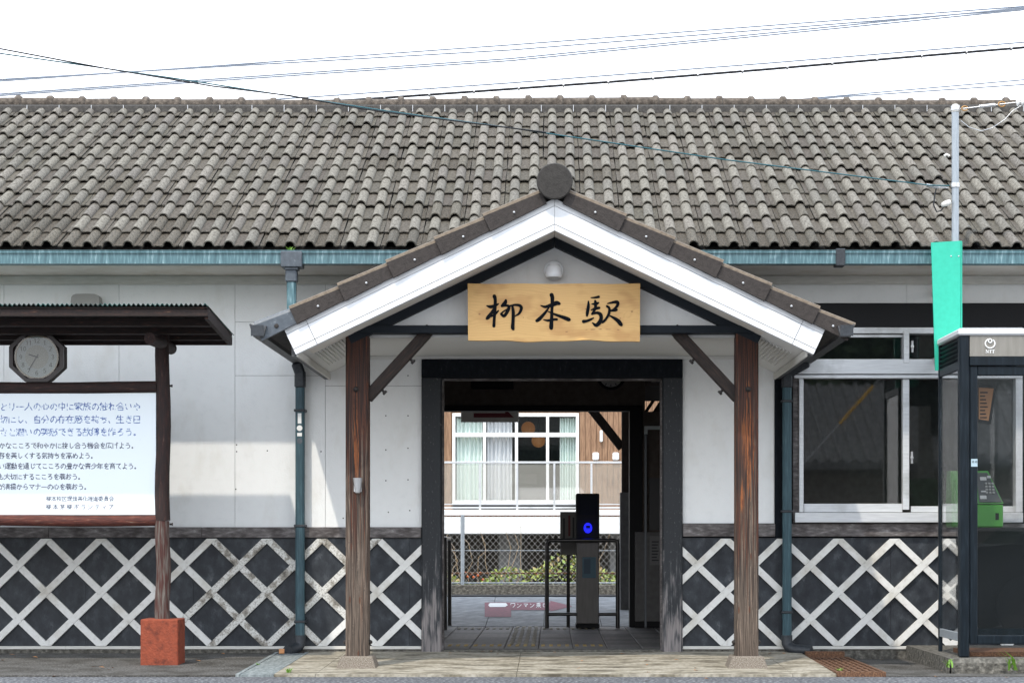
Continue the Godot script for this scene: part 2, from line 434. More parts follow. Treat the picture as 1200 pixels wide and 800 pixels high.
func slab(called: String, x0: float, x1: float, z0: float, z1: float, y0: float, y1: float, thick: float, m: Material, parent: Node3D = null) -> MeshInstance3D:   # sheet that falls from y0 at z0 to y1 at z1
	var b := MB.new()
	b.prism(PackedVector2Array([Vector2(z0, y0 - thick), Vector2(z1, y1 - thick), Vector2(z1, y1), Vector2(z0, y0)]), Vector3.ZERO, Vector3(0, 0, 1), Vector3.UP, -x1, -x0)
	return part(called, b, m, parent)

func ground() -> void:
	struct(slab("road", -160, 160, 2.12, 200, -0.047, -0.047, 0.05, M.asphalt))
	struct(slab("ground", -160, 160, -8.2, 2.12, -0.12, -0.12, 0.05, M.forecourt))
	struct(slab("forecourt", -14, -2.32, -0.1, 2.12, 0.0, -0.035, 0.09, M.forecourt))
	struct(slab("forecourt", 2.45, 14, -0.1, 2.12, -0.05, -0.042, 0.06, M.forecourt))
	var ap := group_part_top("apron", Vector3(0, 0, 1))
	for s in [[-2.035, -1.735], [-1.731, -0.262], [-0.258, 1.76], [1.764, 2.08]]:
		slab("concrete_slab", s[0], s[1], -0.02, 2.125, 0.014, -0.026, 0.09, M.concrete, ap)
	# gutter cover left of the apron, one sloping precast strip with raised rims
	var dr := thing("drain_cover", Vector3(-2.18, 0, 1.1), "grey concrete drain cover strip running from the wall beside the apron", "drain")
	slab("cover", -2.285, -2.07, 0.16, 2.12, 0.008, -0.03, 0.06, M.drain, dr)
	for x in [[-2.318, -2.288], [-2.067, -2.039]]:
		slab("rim", x[0], x[1], 0.1, 2.12, 0.014, -0.026, 0.07, M.drain, dr)
	# rusty steel grating right of the apron
	var g := thing("drain_grate", Vector3(2.27, -0.03, 1.2), "rusty steel drain grating set in the ground right of the apron", "grate")
	for x in [2.086, 2.426]: bx("frame_bar", Vector3(x, -0.09, 0.32), Vector3(x + 0.022, -0.012, 2.1), M.rust, g)
	for z in [0.32, 2.078]: bx("frame_bar", Vector3(2.11, -0.09, z), Vector3(2.424, -0.012, z + 0.022), M.rust, g)
	for k in 6:
		var x := 2.125 + k * 0.051
		bx("bar", Vector3(x, -0.06, 0.344), Vector3(x + 0.020, -0.014, 2.076), M.rust, g)
	for k in 8:
		var z := 0.50 + k * 0.2
		bx("cross_bar", Vector3(2.11, -0.07, z), Vector3(2.424, -0.018, z + 0.03), M.rust, g)
	bx("pit_shade", Vector3(2.11, -0.118, 0.344), Vector3(2.424, -0.1, 2.076), M.black, g)  # black sheet paints in the shade seen between the bars
	bx("back_kerb", Vector3(2.1, -0.1, 0.24), Vector3(2.42, 0.03, 0.316), M.rust, g)
	# behind the station: platform, track, far side
	struct(slab("trackbed", -160, 160, -12.4, -8.2, -0.75, -0.75, 0.1, M.old_concrete))
	struct(slab("ground", -160, 160, -200, -12.42, 0.05, 0.05, 0.1, M.forecourt))
	for z in [-9.7, -10.77]:
		var b := MB.new()
		b.prism(PackedVector2Array([Vector2(-0.06, 0), Vector2(0.06, 0), Vector2(0.012, 0.03), Vector2(0.035, 0.14), Vector2(-0.035, 0.14), Vector2(-0.012, 0.03)]), Vector3(0, -0.75, z), Vector3(0, 0, 1), Vector3.UP, -40, 40)
		tag(part("track_rail", b, M.rust), "steel running rail on the trackbed behind the platform", "rail", "running rails")

func group_part_top(called: String, at: Vector3) -> Node3D:
	var o := Node3D.new()
	o.name = called
	add_child(o)
	o.position = at
	return struct(o)

# ------------------------------------------------------------------ station body
var st: Node3D
const X0 := -7.3
const X1 := 6.9

func clip_part(called: String, poly: PackedVector2Array, area: PackedVector2Array, z0: float, z1: float, m: Material, parent: Node3D) -> void:
	for q in Geometry2D.intersect_polygons(poly, area):
		if q.size() < 3: continue
		var b := MB.new()
		b.prism(q, Vector3.ZERO, Vector3.RIGHT, Vector3.UP, z0, z1)
		part(called, b, m, parent)

func rect(x0: float, y0: float, x1: float, y1: float) -> PackedVector2Array:
	return PackedVector2Array([Vector2(x0, y0), Vector2(x1, y0), Vector2(x1, y1), Vector2(x0, y1)])

func lattice(parent: Node3D, xa: float, xb: float, phase: float, pitch: float) -> void:
	var top := PY(631, 0); var bot := PY(756.5, 0)
	var hw := 0.0405
	var area := rect(xa, bot, xb, top)
	var rises := []
	var k0 := int(floor((xa - phase) / pitch)) - 3
	var k1 := int(ceil((xb - phase) / pitch)) + 3
	for k in range(k0, k1):
		var x := phase + k * pitch
		rises.append(PackedVector2Array([Vector2(x - hw, bot), Vector2(x + hw, bot), Vector2(x + 2 * pitch + hw, top), Vector2(x + 2 * pitch - hw, top)]))
	for p in rises:
		var mx: float = (p[0].x + p[2].x) / 2.0
		clip_part("lattice_slat", p, area, 0.0, 0.027, M.slat_mildew if mx > -3.2 and mx < -1.5 else M.slat, parent)
	for k in range(k0, k1):
		var x := phase + k * pitch
		var falls := PackedVector2Array([Vector2(x - hw, top), Vector2(x + hw, top), Vector2(x + 2 * pitch + hw, bot), Vector2(x + 2 * pitch - hw, bot)])
		if falls[2].x < xa or falls[0].x > xb: continue
		var left := [falls]
		for p in rises:
			var wide := PackedVector2Array([p[0] - Vector2(0.002, 0), p[1] + Vector2(0.002, 0), p[2] + Vector2(0.002, 0), p[3] - Vector2(0.002, 0)])
			var nxt := []
			for q in left: nxt.append_array(Geometry2D.clip_polygons(q, wide))
			left = nxt
		for q in left:
			var mx: float = (q[0].x + q[1].x) / 2.0
			clip_part("lattice_slat", q, area, 0.0, 0.024, M.slat_mildew if mx > -2.75 and mx < -1.62 else M.slat, parent)

func station() -> void:
	st = thing("station_building", Vector3(0, 0, -2), "white walled railway station with grey tiled roof, lattice wainscot and gabled entrance porch", "building")
	var fw := group_part("front_wall", Vector3(0, 0, -0.07), st)
	var zb := -0.14; var zf := -0.014
	var core := MB.new()
	core.box(Vector3(X0, 0, zb), Vector3(-1.10, 3.15, zf))
	core.box(Vector3(-1.10, 2.47, zb), Vector3(1.10, 3.15, zf))
	core.box(Vector3(1.10, 0, zb), Vector3(2.02, 3.15, zf))
	core.box(Vector3(2.02, 0, zb), Vector3(3.99, 1.09, zf))
	core.box(Vector3(2.02, 2.76, zb), Vector3(3.99, 3.15, zf))
	core.box(Vector3(3.99, 0, zb), Vector3(X1, 3.15, zf))
	part("wall_core", core, M.frame, fw)
	# white boards between narrow open joints
	var g := 0.0016
	var ytop := PY(333, 0); var ybot := PY(618, 0)
	var seams := [X0, PX(-131, 0), PX(4, 0), PX(139, 0), PX(275, 0), PX(381, 0), -1.10]
	for i in seams.size() - 1:
		var rows := [ytop, ybot]
		if i == 4: rows = [ytop, PY(377, 0), PY(440, 0), ybot]
		if i == 5: rows = [ytop, PY(452, 0), ybot]
		for j in rows.size() - 1:
			bx("wall_board", Vector3(seams[i] + g, rows[j + 1] + g, -0.014), Vector3(seams[i + 1] - g, rows[j] - g, 0.0), M.wall, fw)
	bx("wall_board", Vector3(-1.098, 2.472, -0.014), Vector3(1.098, ytop, 0.0), M.wall, fw)
	bx("wall_board", Vector3(1.102, PY(613, 0), -0.014), Vector3(PX(908, 0), ytop, 0.0), M.wall, fw)
	bx("wall_board", Vector3(PX(908, 0) + 0.002, PY(355, 0), -0.014), Vector3(PX(1063, 0), ytop, 0.0), M.wall, fw)
	bx("wall_board", Vector3(PX(1063, 0) + 0.003, PY(355, 0), -0.014), Vector3(X1, ytop, 0.0), M.wall, fw)
	bx("wall_board", Vector3(4.15, PY(613, 0), -0.014), Vector3(X1, PY(355, 0) - 0.003, 0.0), M.wall, fw)
	# nail heads and filler marks on the boards beside the door
	for q in [[452, 440], [478, 440], [452, 487], [478, 487], [452, 527], [478, 525], [452, 563], [478, 562], [455, 600], [480, 598], [376, 529], [402, 607], [277, 529], [277, 521], [313, 528], [276, 573]]:
		var b := MB.new()
		b.lathe(P(q[0], q[1], 0.0), Vector3(0, 0, 1), [[0.006, 0.0], [0.005, 0.002], [0.0, 0.002]], 8)
		part("nail_head", b, M.iron, fw)
	# timber round the openings
	pbox("corner_post", 908, 352, 929, 630, 0.0, 0.02, M.frame, fw, 0.003)
	pbox("window_header", 929.5, 355, 1260, 383, 0.0, 0.05, M.black, fw, 0.003)
	pbox("window_jamb", 929.5, 384, 936.5, 613, 0.0, 0.03, M.rail, fw, 0.002)
	# entrance frame
	var df := group_part("door_frame", Vector3(0, 0, 0), st)
	for s in [-1.0, 1.0]:
		var jm := MB.new()
		post(jm, s * 1.015, -0.15, 0.045, 0.085, 0.0, 2.312)
		part("jamb", jm, jamb_material(3 if s < 0 else 8), df)
		bx("stop_bead", Vector3(s * 0.916, 0.01, -0.12), Vector3(s * 0.929, 2.312, -0.02), M.rail, df)
	bx("lintel", Vector3(-1.10, 2.315, -0.15), Vector3(1.10, PY(421, 0.045), 0.047), M.frame, df, 0.006)
	bx("lintel_bead", Vector3(-0.929, 2.300, -0.12), Vector3(0.929, 2.314, -0.02), M.rail, df)
	bx("threshold", Vector3(-0.92, 0.0, -0.15), Vector3(0.92, 0.028, 0.05), M.old_concrete, df, 0.006)
	# wainscot
	var wc := group_part("wainscot", Vector3(0, 0.5, 0), st)
	var y0 := PY(757, 0); var y1 := PY(630, 0)
	for side in [[X0, -1.10], [1.036, X1]]:
		var x: float = side[0]
		if x > 0: x = 1.036
		var step := 0.91
		var first: float = -3.935 - 4 * step if x < 0 else 1.036
		while first < side[1]:
			var a := maxf(first, x); var b := minf(first + step, side[1])
			if b - a > 0.02:
				bx("wainscot_sheet", Vector3(a + 0.001, y0, -0.0135), Vector3(b - 0.001, y1, 0.0), M.panel, wc)
			first += step
	lattice(wc, X0, -1.102, PX(54, 0), 0.4655)
	lattice(wc, 1.038, X1, PX(850.5, 0), 0.4745)
	var rail_at := X0
	for e in [-5.2, -4.24, -2.95, -1.102]:
		bx("dado_rail", Vector3(rail_at, PY(630, 0) + 0.001, 0.0), Vector3(e - 0.002, PY(617.5, 0), 0.034), M.rail, wc, 0.004)
		rail_at = e
	for q in [[1.102, 1.88], [1.99, 3.4], [3.402, X1]]:
		bx("dado_rail", Vector3(q[0], PY(628.5, 0), 0.0), Vector3(q[1], PY(613.5, 0), 0.034), M.rail, wc, 0.004)
	for q in [[X0, -4.1], [-4.098, -1.102], [1.102, 4.0], [4.002, X1]]:
		bx("base_strip", Vector3(q[0], PY(760.5, 0.02), 0.0), Vector3(q[1], PY(757, 0.02), 0.024), M.sill, wc, 0.002)
		bx("footing", Vector3(q[0], -0.1, -0.01), Vector3(q[1], PY(760.6, 0), 0.014), M.old_concrete, wc)
	# window
	var wn := group_part("window", Vector3(3, 1.9, 0), st)
	var zw := 0.06
	pbox("sill", 932, 600.5, 1199.5, 612, -0.02, zw + 0.02, M.aluminium, wn, 0.003)
	pbox("jamb", 937, 443, 942, 600, -0.05, zw, M.aluminium, wn, 0.002)
	pbox("jamb", 1191, 392, 1199, 600, -0.05, zw, M.aluminium, wn, 0.002)
	pbox("head", 937, 383.5, 1199, 390.5, -0.05, zw, M.aluminium, wn, 0.002)
	pbox("transom", 932, 420.5, 1199, 438, -0.05, zw + 0.01, M.aluminium, wn, 0.003)
	pbox("transom_lip", 931, 439.2, 1199, 443, -0.05, zw + 0.014, M.aluminium, wn, 0.002)
	pbox("upper_sash_rail", 940, 392, 1059, 395, 0.0, 0.03, M.aluminium, wn)
	pbox("upper_mullion", 1059.5, 388, 1066, 425, -0.02, zw + 0.016, M.aluminium, wn, 0.002)
	pbox("lower_sash_rail", 942.5, 590, 1058, 600, -0.02, 0.03, M.aluminium, wn, 0.002)
	pbox("lower_sash_rail", 1068, 593, 1190, 600, -0.03, 0.0, M.aluminium, wn, 0.002)
	pbox("meeting_stile", 1058.5, 443.5, 1066, 597, -0.02, 0.045, M.aluminium, wn, 0.002)
	pbox("pane", 940, 395, 1060, 420, 0.004, 0.009, M.glass, wn)
	pbox("pane", 1066, 391, 1191, 420, -0.022, -0.017, M.glass, wn)
	pbox("pane", 942, 444, 1059, 591, 0.004, 0.009, M.glass, wn)
	pbox("pane", 1066, 444, 1191, 594, -0.022, -0.017, M.glass, wn)
	for q in [[1069.5, 406], [1069, 536]]:
		var l := MB.new()
		l.box(P(q[0] - 1.5, q[1] + 7, 0.012), P(q[0] + 1.5, q[1] - 7, 0.03), 0.002)
		l.lathe(P(q[0], q[1], 0.03), Vector3(0, 0, 1), [[0.014, 0], [0.014, 0.008], [0, 0.01]], 10)
		part("sash_lock", l, M.zinc, wn)
	# side and rear walls, partitions, ceiling, floor: closed rooms behind the openings
	bx("side_wall", Vector3(X0, 0, -4.0), Vector3(X0 + 0.14, 3.15, -0.14), M.wall, st)
	bx("side_wall", Vector3(X1 - 0.14, 0, -4.0), Vector3(X1, 3.15, -0.14), M.wall, st)
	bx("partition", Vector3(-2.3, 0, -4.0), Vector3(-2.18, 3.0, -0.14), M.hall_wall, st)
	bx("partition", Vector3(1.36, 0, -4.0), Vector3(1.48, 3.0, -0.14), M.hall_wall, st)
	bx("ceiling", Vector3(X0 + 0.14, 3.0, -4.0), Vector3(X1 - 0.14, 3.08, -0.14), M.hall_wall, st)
	var rw := MB.new()
	rw.box(Vector3(X0, 0, -4.12), Vector3(-1.45, 3.15, -4.0))
	rw.box(Vector3(-1.45, 2.36, -4.12), Vector3(0.98, 3.15, -4.0))
	rw.box(Vector3(0.98, 2.63, -4.12), Vector3(1.34, 3.15, -4.0))
	rw.box(Vector3(0.83, 0, -4.12), Vector3(0.98, 2.36, -4.0))
	rw.box(Vector3(0.98, 0, -4.12), Vector3(1.34, 2.30, -4.0))
	rw.box(Vector3(1.34, 0, -4.12), Vector3(X1, 3.15, -4.0))
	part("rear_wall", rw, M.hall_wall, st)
	bx("rear_lintel", Vector3(-1.45, 2.305, -4.14), Vector3(0.83, 2.36, -3.97), M.black, st, 0.004)
	bx("rear_jamb", Vector3(0.815, 0.03, -4.15), Vector3(0.95, 2.36, -3.96), M.black, st, 0.004)
	# office behind the windows
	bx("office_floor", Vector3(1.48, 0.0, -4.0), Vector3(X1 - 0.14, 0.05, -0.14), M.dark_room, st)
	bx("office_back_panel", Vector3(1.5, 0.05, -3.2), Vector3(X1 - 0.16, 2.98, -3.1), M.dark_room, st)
	# eave: soffit, fascia, cornice strip at the wall
	bx("soffit", Vector3(X0 - 0.3, PY(310, 0.65), 0.0), Vector3(X1 + 0.3, PY(310, 0.65) + 0.018, 0.645), M.soffit, st)
	bx("fascia", Vector3(X0 - 0.3, PY(310, 0.65) - 0.004, 0.647), Vector3(X1 + 0.3, 3.235, 0.665), M.soffit, st)
	bx("cornice", Vector3(X0, PY(333, 0.03), 0.002), Vector3(X1, PY(310, 0.65) - 0.002, 0.03), M.sill, st, 0.003)
	# vent hood under the eave
	var vh := MB.new()
	var pts := PackedVector2Array()
	var c := P(99.5, 356, 0.1)
	pts.append(Vector2(-0.12, -0.1)); pts.append(Vector2(0.12, -0.1))
	for k in 9:
		var a := PI * k / 8.0
		pts.append(Vector2(signf(cos(a)) * pow(absf(cos(a)), 0.45) * 0.12, 0.02 + pow(sin(a), 0.6) * 0.065))
	vh.prism(pts, Vector3(c.x, c.y, 0.0), Vector3.RIGHT, Vector3.UP, 0.0, 0.11)
	part("vent_hood", vh, plain(L(0.30, 0.29, 0.27), 0.6), st)

# ------------------------------------------------------------------ main roof
const TILE_W := 0.3268
const PITCH := 0.538
const RUN := 0.303
const RISE := 0.163
const EAVE_Y := 3.305
const EAVE_Z := 0.65

func tile_shape(rng: RandomNumberGenerator, old: bool) -> MB:
	var b := MB.new()
	var p := TILE_W / 2.0
	var rw := 0.043; var rh := 0.044; var thick := 0.009
	var length := 0.41; var lift := 0.029
	var tone := rng.randf_range(0.78, 1.12)
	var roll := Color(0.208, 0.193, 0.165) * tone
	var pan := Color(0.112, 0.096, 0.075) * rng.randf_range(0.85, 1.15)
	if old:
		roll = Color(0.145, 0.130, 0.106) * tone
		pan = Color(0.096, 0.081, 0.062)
	var butt := roll
	butt = roll
	# across: list of [x, y, nx, ny, colour index]
	var across := []
	for r in 2:
		var cx := p * (r + 0.5)
		across.append([[cx - p / 2.0 + (0.003 if r == 0 else 0.0), 0.002, 0.0, 1.0], [cx - rw, -0.003, 0.0, 1.0], 1])
		var last := [cx - rw, -0.003, -1.0, 0.15]
		for k in range(1, 9):
			var a := PI - PI * k / 8.0
			var q := [cx + cos(a) * rw, sin(a) * rh - 0.003, cos(a), sin(a) + 0.12]
			across.append([last, q, 0])
			last = q
		across.append([[cx + rw, -0.003, 0.0, 1.0], [cx + p / 2.0 - (0.003 if r == 1 else 0.0), 0.002, 0.0, 1.0], 1])
	for s in across:
		var A: Array = s[0]; var B: Array = s[1]
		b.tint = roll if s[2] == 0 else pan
		var na := Vector3(A[2], A[3], 0).normalized(); var nb := Vector3(B[2], B[3], 0).normalized()
		var a0 := Vector3(A[0], A[1] + lift, 0); var b0 := Vector3(B[0], B[1] + lift, 0)
		var a1 := Vector3(A[0], A[1], -length); var b1 := Vector3(B[0], B[1], -length)
		b.tri(a0, b0, b1, na, nb, nb)
		b.tri(a0, b1, a1, na, nb, na)
		b.tint = butt
		var ia := a0 - na * thick; var ib := b0 - nb * thick
		b.face([a0, b0, ib, ia], Vector3(0, 0, 1))
		b.face([ia, ib, ib + Vector3(0, 0, -0.09), ia + Vector3(0, 0, -0.09)], -(na + nb).normalized())
	b.tint = butt
	for e in [[0.003, -1.0], [TILE_W - 0.003, 1.0]]:
		b.face([Vector3(e[0], 0.002 + lift, 0), Vector3(e[0], 0.002, -length), Vector3(e[0], 0.002 - thick, -length), Vector3(e[0], 0.002 + lift - thick, 0)], Vector3(e[1], 0, 0))
	return b

func roof() -> void:
	var rf := group_part("roof", Vector3(0, 4.2, -3), st)
	var ry := EAVE_Y + 12 * RISE
	var rz := EAVE_Z - 12 * RUN
	var d := MB.new()
	d.prism(PackedVector2Array([Vector2(0.63, 3.20), Vector2(0.64, EAVE_Y - 0.022), Vector2(rz, ry - 0.03), Vector2(-6.9, 3.18), Vector2(-6.9, 3.06), Vector2(rz, ry - 0.15)]), Vector3.ZERO, Vector3(0, 0, 1), Vector3.UP, -X1 - 0.3, -X0 + 0.3)
	part("roof_deck", d, M.mortar, rf)
	var rng := RandomNumberGenerator.new()
	rng.seed = 11
	var kinds := []
	var meshes := []
	for k in 12:
		kinds.append(tile_shape(rng, k >= 8))
		meshes.append(kinds[k].mesh(Vector3.ZERO, true))
	var th := atan(RISE / RUN)
	var base := Basis(Vector3.RIGHT, Vector3(0, cos(th), sin(th)), Vector3(0, -sin(th), cos(th)))
	var rest := MB.new()
	var placed := 0
	var cols := int((X1 - X0 + 0.6) / TILE_W) + 1
	var start := -TILE_W * 0.25 - TILE_W * 22
	for row in 12:
		var y := EAVE_Y + row * RISE; var z := EAVE_Z - row * RUN
		for col in cols + 1:
			var x := start + col * TILE_W
			if x > X1 + 0.3: continue
			var old: bool = rng.randf() < [0.8, 0.45, 0.2, 0.05][mini(row, 3)]
			var kind := (8 + rng.randi() % 4) if old else rng.randi() % 8
			var t := Transform3D(base * Basis.from_euler(Vector3(rng.randf_range(-0.010, 0.012), rng.randf_range(-0.014, 0.014), rng.randf_range(-0.012, 0.012))), Vector3(x + rng.randf_range(-0.002, 0.002), y + rng.randf_range(-0.002, 0.003), z + rng.randf_range(-0.009, 0.009)))
			var k := F / (DIST - z)
			var sx := VX + (x + TILE_W / 2.0) * k
			var sy := VY - (y - EYE) * k
			var hidden := sy > 236.0 + 0.475 * absf(sx - 650.0)
			if sx > -18 and sx < 1218 and not hidden and placed < 300:
				placed += 1
				var o := MeshInstance3D.new()
				o.name = "roof_tile"
				o.mesh = meshes[kind]
				o.material_override = M.tile_lichen if old else M.tile
				rf.add_child(o, true)
				o.transform = Transform3D(t.basis, t.origin - where(rf))
			else:
				rest.add(kinds[kind], t)
	tag(part("upper_roof_tiles", rest, M.tile, rf, true), "", "", "", "stuff")
	# ridge: mortar band with wire clips, round caps with collars
	bx("ridge_band", Vector3(X0 - 0.3, ry - 0.19, rz - 0.19), Vector3(X1 + 0.3, ry - 0.006, rz + 0.185), M.mortar, rf, 0.01)
	bx("ridge_course", Vector3(X0 - 0.3, ry - 0.005, rz - 0.12), Vector3(X1 + 0.3, ry + 0.014, rz + 0.13), M.mortar, rf, 0.006)
	var n := int((X1 - X0 + 0.6) / 0.3187)
	for i in n:
		var x := X0 - 0.3 + i * 0.3187
		var b := MB.new()
		var dy := 0.012 * sin(i * 0.31) + rng.randf_range(-0.004, 0.004)
		b.lathe(Vector3(x, ry + 0.045 + dy, rz), Vector3.RIGHT, [[0.0, 0.0], [0.072, 0.0], [0.08, 0.012], [0.08, 0.05], [0.068, 0.062], [0.056, 0.068], [0.058, 0.322]], 14)
		part("ridge_tile", b, M.ridge, rf)
		if sin(i * 1.0) > -2.0:
			bx("ridge_clip", Vector3(x + 0.16, ry - 0.07, rz + 0.186), Vector3(x + 0.166, ry - 0.006, rz + 0.19), M.zinc, rf)
	# eave gutter, left and right of the porch, with hopper and joint cover
	for s in [[X0 - 0.3, -0.78], [0.82, X1 + 0.3]]:
		var gt := MB.new()
		gt.prism(PackedVector2Array([Vector2(0.668, 3.278), Vector2(0.668, 3.168), Vector2(0.778, 3.168), Vector2(0.778, 3.252), Vector2(0.768, 3.252), Vector2(0.768, 3.178), Vector2(0.678, 3.178), Vector2(0.678, 3.278)]), Vector3.ZERO, Vector3(0, 0, 1), Vector3.UP, -s[1], -s[0])
		var go := part("gutter", gt, M.teal, st)
		var lp := MB.new()
		lp.prism(PackedVector2Array([Vector2(0.770, 3.2525), Vector2(0.79, 3.2525), Vector2(0.79, 3.262), Vector2(0.786, 3.264), Vector2(0.786, 3.268), Vector2(0.79, 3.270), Vector2(0.79, 3.275), Vector2(0.770, 3.275)]), Vector3.ZERO, Vector3(0, 0, 1), Vector3.UP, -s[1], -s[0])
		part("gutter_lip", lp, M.teal, go)
	pbox("gutter_joint", 980, 291, 991, 311, 0.66, 0.796, M.elbow, st, 0.004)
	var hp := MB.new()
	hp.box(P(328.5, 312.5, 0.81) - Vector3(0, 0, 0.15), P(353.5, 294, 0.81), 0.005)
	hp.box(P(333, 316, 0.79) - Vector3(0, 0, 0.10), P(349, 312, 0.79), 0.003)
	part("gutter_hopper", hp, M.lead, st)
	var cx := PX(341.5, 0.74)
	var dp := MB.new()
	dp.box(Vector3(cx - 0.036, 2.52, 0.70), Vector3(cx + 0.036, PY(316, 0.74), 0.772), 0.012)
	var dpo := part("roof_downpipe", dp, M.teal, st)
	bx("pipe_collar", Vector3(cx - 0.046, PY(330, 0.78), 0.692), Vector3(cx + 0.046, PY(316, 0.78), 0.782), M.lead, dpo, 0.008)

# ------------------------------------------------------------------ entrance porch
const CX := 0.019
const SLOPE := 0.478
const APEX := 3.4575

func slope_poly(s: float, d0: float, d1: float, t0: float, t1: float) -> PackedVector2Array:   # strip of the gable, d measured down from the bargeboard's top edge, t along the slope from the ridge
	var c := cos(atan(SLOPE)); var q := sin(atan(SLOPE))
	var u := Vector2(s * c, -q); var w := Vector2(-s * q, -c)
	var a := Vector2(CX, APEX)
	if t0 <= 0.0:
		return PackedVector2Array([Vector2(CX + s * 0.0012, APEX - d0 / c), a + u * t1 + w * d0, a + u * t1 + w * d1, Vector2(CX + s * 0.0012, APEX - d1 / c)])
	return PackedVector2Array([a + u * t0 + w * d0, a + u * t1 + w * d0, a + u * t1 + w * d1, a + u * t0 + w * d1])

func gable_part(called: String, s: float, d0: float, d1: float, t0: float, t1: float, z0: float, z1: float, m: Material, parent: Node3D) -> void:
	var b := MB.new()
	b.prism(slope_poly(s, d0, d1, t0, t1), Vector3.ZERO, Vector3.RIGHT, Vector3.UP, z0, z1)
	part(called, b, m, parent)

func loft(b: MB, A: Array, B: Array, weathered: Array = [-1]) -> void:   # weathered: faces that carry tan lichen, the rest dark fired clay
	var n := A.size()
	var ca := Vector3.ZERO
	for q in A: ca += q / n
	for i in n:
		var j := (i + 1) % n
		var mid: Vector3 = (A[i] + A[j]) / 2.0
		var nn: Vector3 = (A[j] - A[i]).cross(B[i] - A[i]).normalized()
		if nn.dot(mid - ca) < 0: nn = -nn
		if weathered != [-1]: b.tint = Color(0.15, 0.115, 0.08) if i in weathered else Color(0.036, 0.030, 0.026)
		b.face([A[i], A[j], B[j], B[i]], nn)
	if weathered != [-1]: b.tint = Color(0.036, 0.030, 0.026)
	var ax: Vector3 = (A[0] - B[0]).normalized()
	b.face(A, ax)
	b.face(B, -ax)

func post_material(sd: int, heart: Array) -> StandardMaterial3D:
	# weathered timber: dark stain above, bare orange heartwood where the face has split away, silver-grey grain towards the foot
	var W := 128; var H := 1024
	var im := Image.create(W, H, false, Image.FORMAT_RGB8)
	var f := FastNoiseLite.new()
	f.seed = sd; f.frequency = 0.012; f.fractal_octaves = 4
	var g := FastNoiseLite.new()
	g.seed = sd + 5; g.frequency = 0.05; g.fractal_octaves = 3
	for y in H:
		var v := float(y) / H
		for x in W:
			var wob := 9.0 * f.get_noise_2d(x * 0.3, y * 0.25)
			var gr := 0.5 + 0.5 * f.get_noise_2d((x + wob) * 9.0, y * 0.28)
			var fine := 0.5 + 0.5 * g.get_noise_2d((x + wob) * 7.0, y * 0.22)
			var big := f.get_noise_2d(x * 1.5 + 400.0, y * 0.33)
			var streak := f.get_noise_2d(x * 6.0 + 70.0, y * 0.12 + 50.0)
			var k := clampf((gr - 0.3) * 2.2, 0.0, 1.0)
			var dark := Color(0.12, 0.06, 0.034).lerp(Color(0.42, 0.215, 0.11), k * (0.4 + 0.6 * fine))
			var grey := Color(0.17, 0.135, 0.11).lerp(Color(0.54, 0.475, 0.415), clampf(k * 0.65 + (fine - 0.3) * 0.7, 0.0, 1.0))
			var c := dark.lerp(grey, smoothstep(-0.2, 0.22, v - 0.52 + streak * 0.6 + big * 0.15))
			for q in heart:
				var dx: float = absf(x / float(W) - q[0]) / q[1]
				var dv: float = absf(v - q[2]) / q[3]
				var inside: float = 1.0 - dx * dx - dv * dv + big * 1.1 + (gr - 0.55) * 3.2 + (fine - 0.5) * 1.6
				c = c.lerp(Color(0.36, 0.17, 0.07).lerp(Color(0.70, 0.42, 0.20), fine), 0.85 * smoothstep(0.1, 1.1, inside))
			if gr > 0.74: c = c.darkened(0.55)
			im.set_pixel(x, y, c)
	for k in 7:                       # knots
		var kx := int(fposmod(sd * 37.0 + k * 53.0, W)); var ky := int(fposmod(sd * 211.0 + k * 171.0, H))
		for y in range(-14, 15):
			for x in range(-7, 8):
				var r := sqrt(pow(x / 6.0, 2) + pow(y / 12.0, 2))
				if r < 1.0 and ky + y >= 0 and ky + y < H:
					var o := im.get_pixel(posmod(kx + x, W), ky + y)
					im.set_pixel(posmod(kx + x, W), ky + y, o.lerp(Color(0.16, 0.07, 0.035) if fposmod(r * 3.0, 1.0) < 0.5 else Color(0.42, 0.2, 0.08), 0.8 * (1.0 - r * 0.6)))
	var m := StandardMaterial3D.new()
	m.albedo_texture = ImageTexture.create_from_image(im)
	m.roughness = 0.8
	m.heightmap_enabled = true
	m.heightmap_texture = m.albedo_texture
	m.heightmap_scale = 0.6
	return m

func jamb_material(sd: int) -> StandardMaterial3D:   # black paint, chipped and worn back to grey grain towards the foot
	var W := 96; var H := 768
	var im := Image.create(W, H, false, Image.FORMAT_RGB8)
	var f := FastNoiseLite.new()
	f.seed = sd; f.frequency = 0.02; f.fractal_octaves = 4
	for y in H:
		var v := float(y) / H
		for x in W:
			var gr := 0.5 + 0.5 * f.get_noise_2d(x * 7.0, y * 0.35)
			var blot := f.get_noise_2d(x * 1.3 + 300.0, y * 0.45)
			var worn := smoothstep(0.0, 0.5, (v - 0.68) * 1.6 + blot * 0.45 + (gr - 0.5) * 0.35)
			var c := Color(0.075, 0.09, 0.108).lerp(Color(0.13, 0.145, 0.165), gr * 0.6)
			c = c.lerp(Color(0.34, 0.32, 0.315).lerp(Color(0.60, 0.57, 0.56), gr), worn)
			if f.get_noise_2d(x * 5.0 + 900.0, y * 3.0) > 0.52: c = c.lerp(Color(0.5, 0.48, 0.47), 0.6)
			im.set_pixel(x, y, c)
	var m := StandardMaterial3D.new()
	m.albedo_texture = ImageTexture.create_from_image(im)
	m.roughness = 0.6
	return m

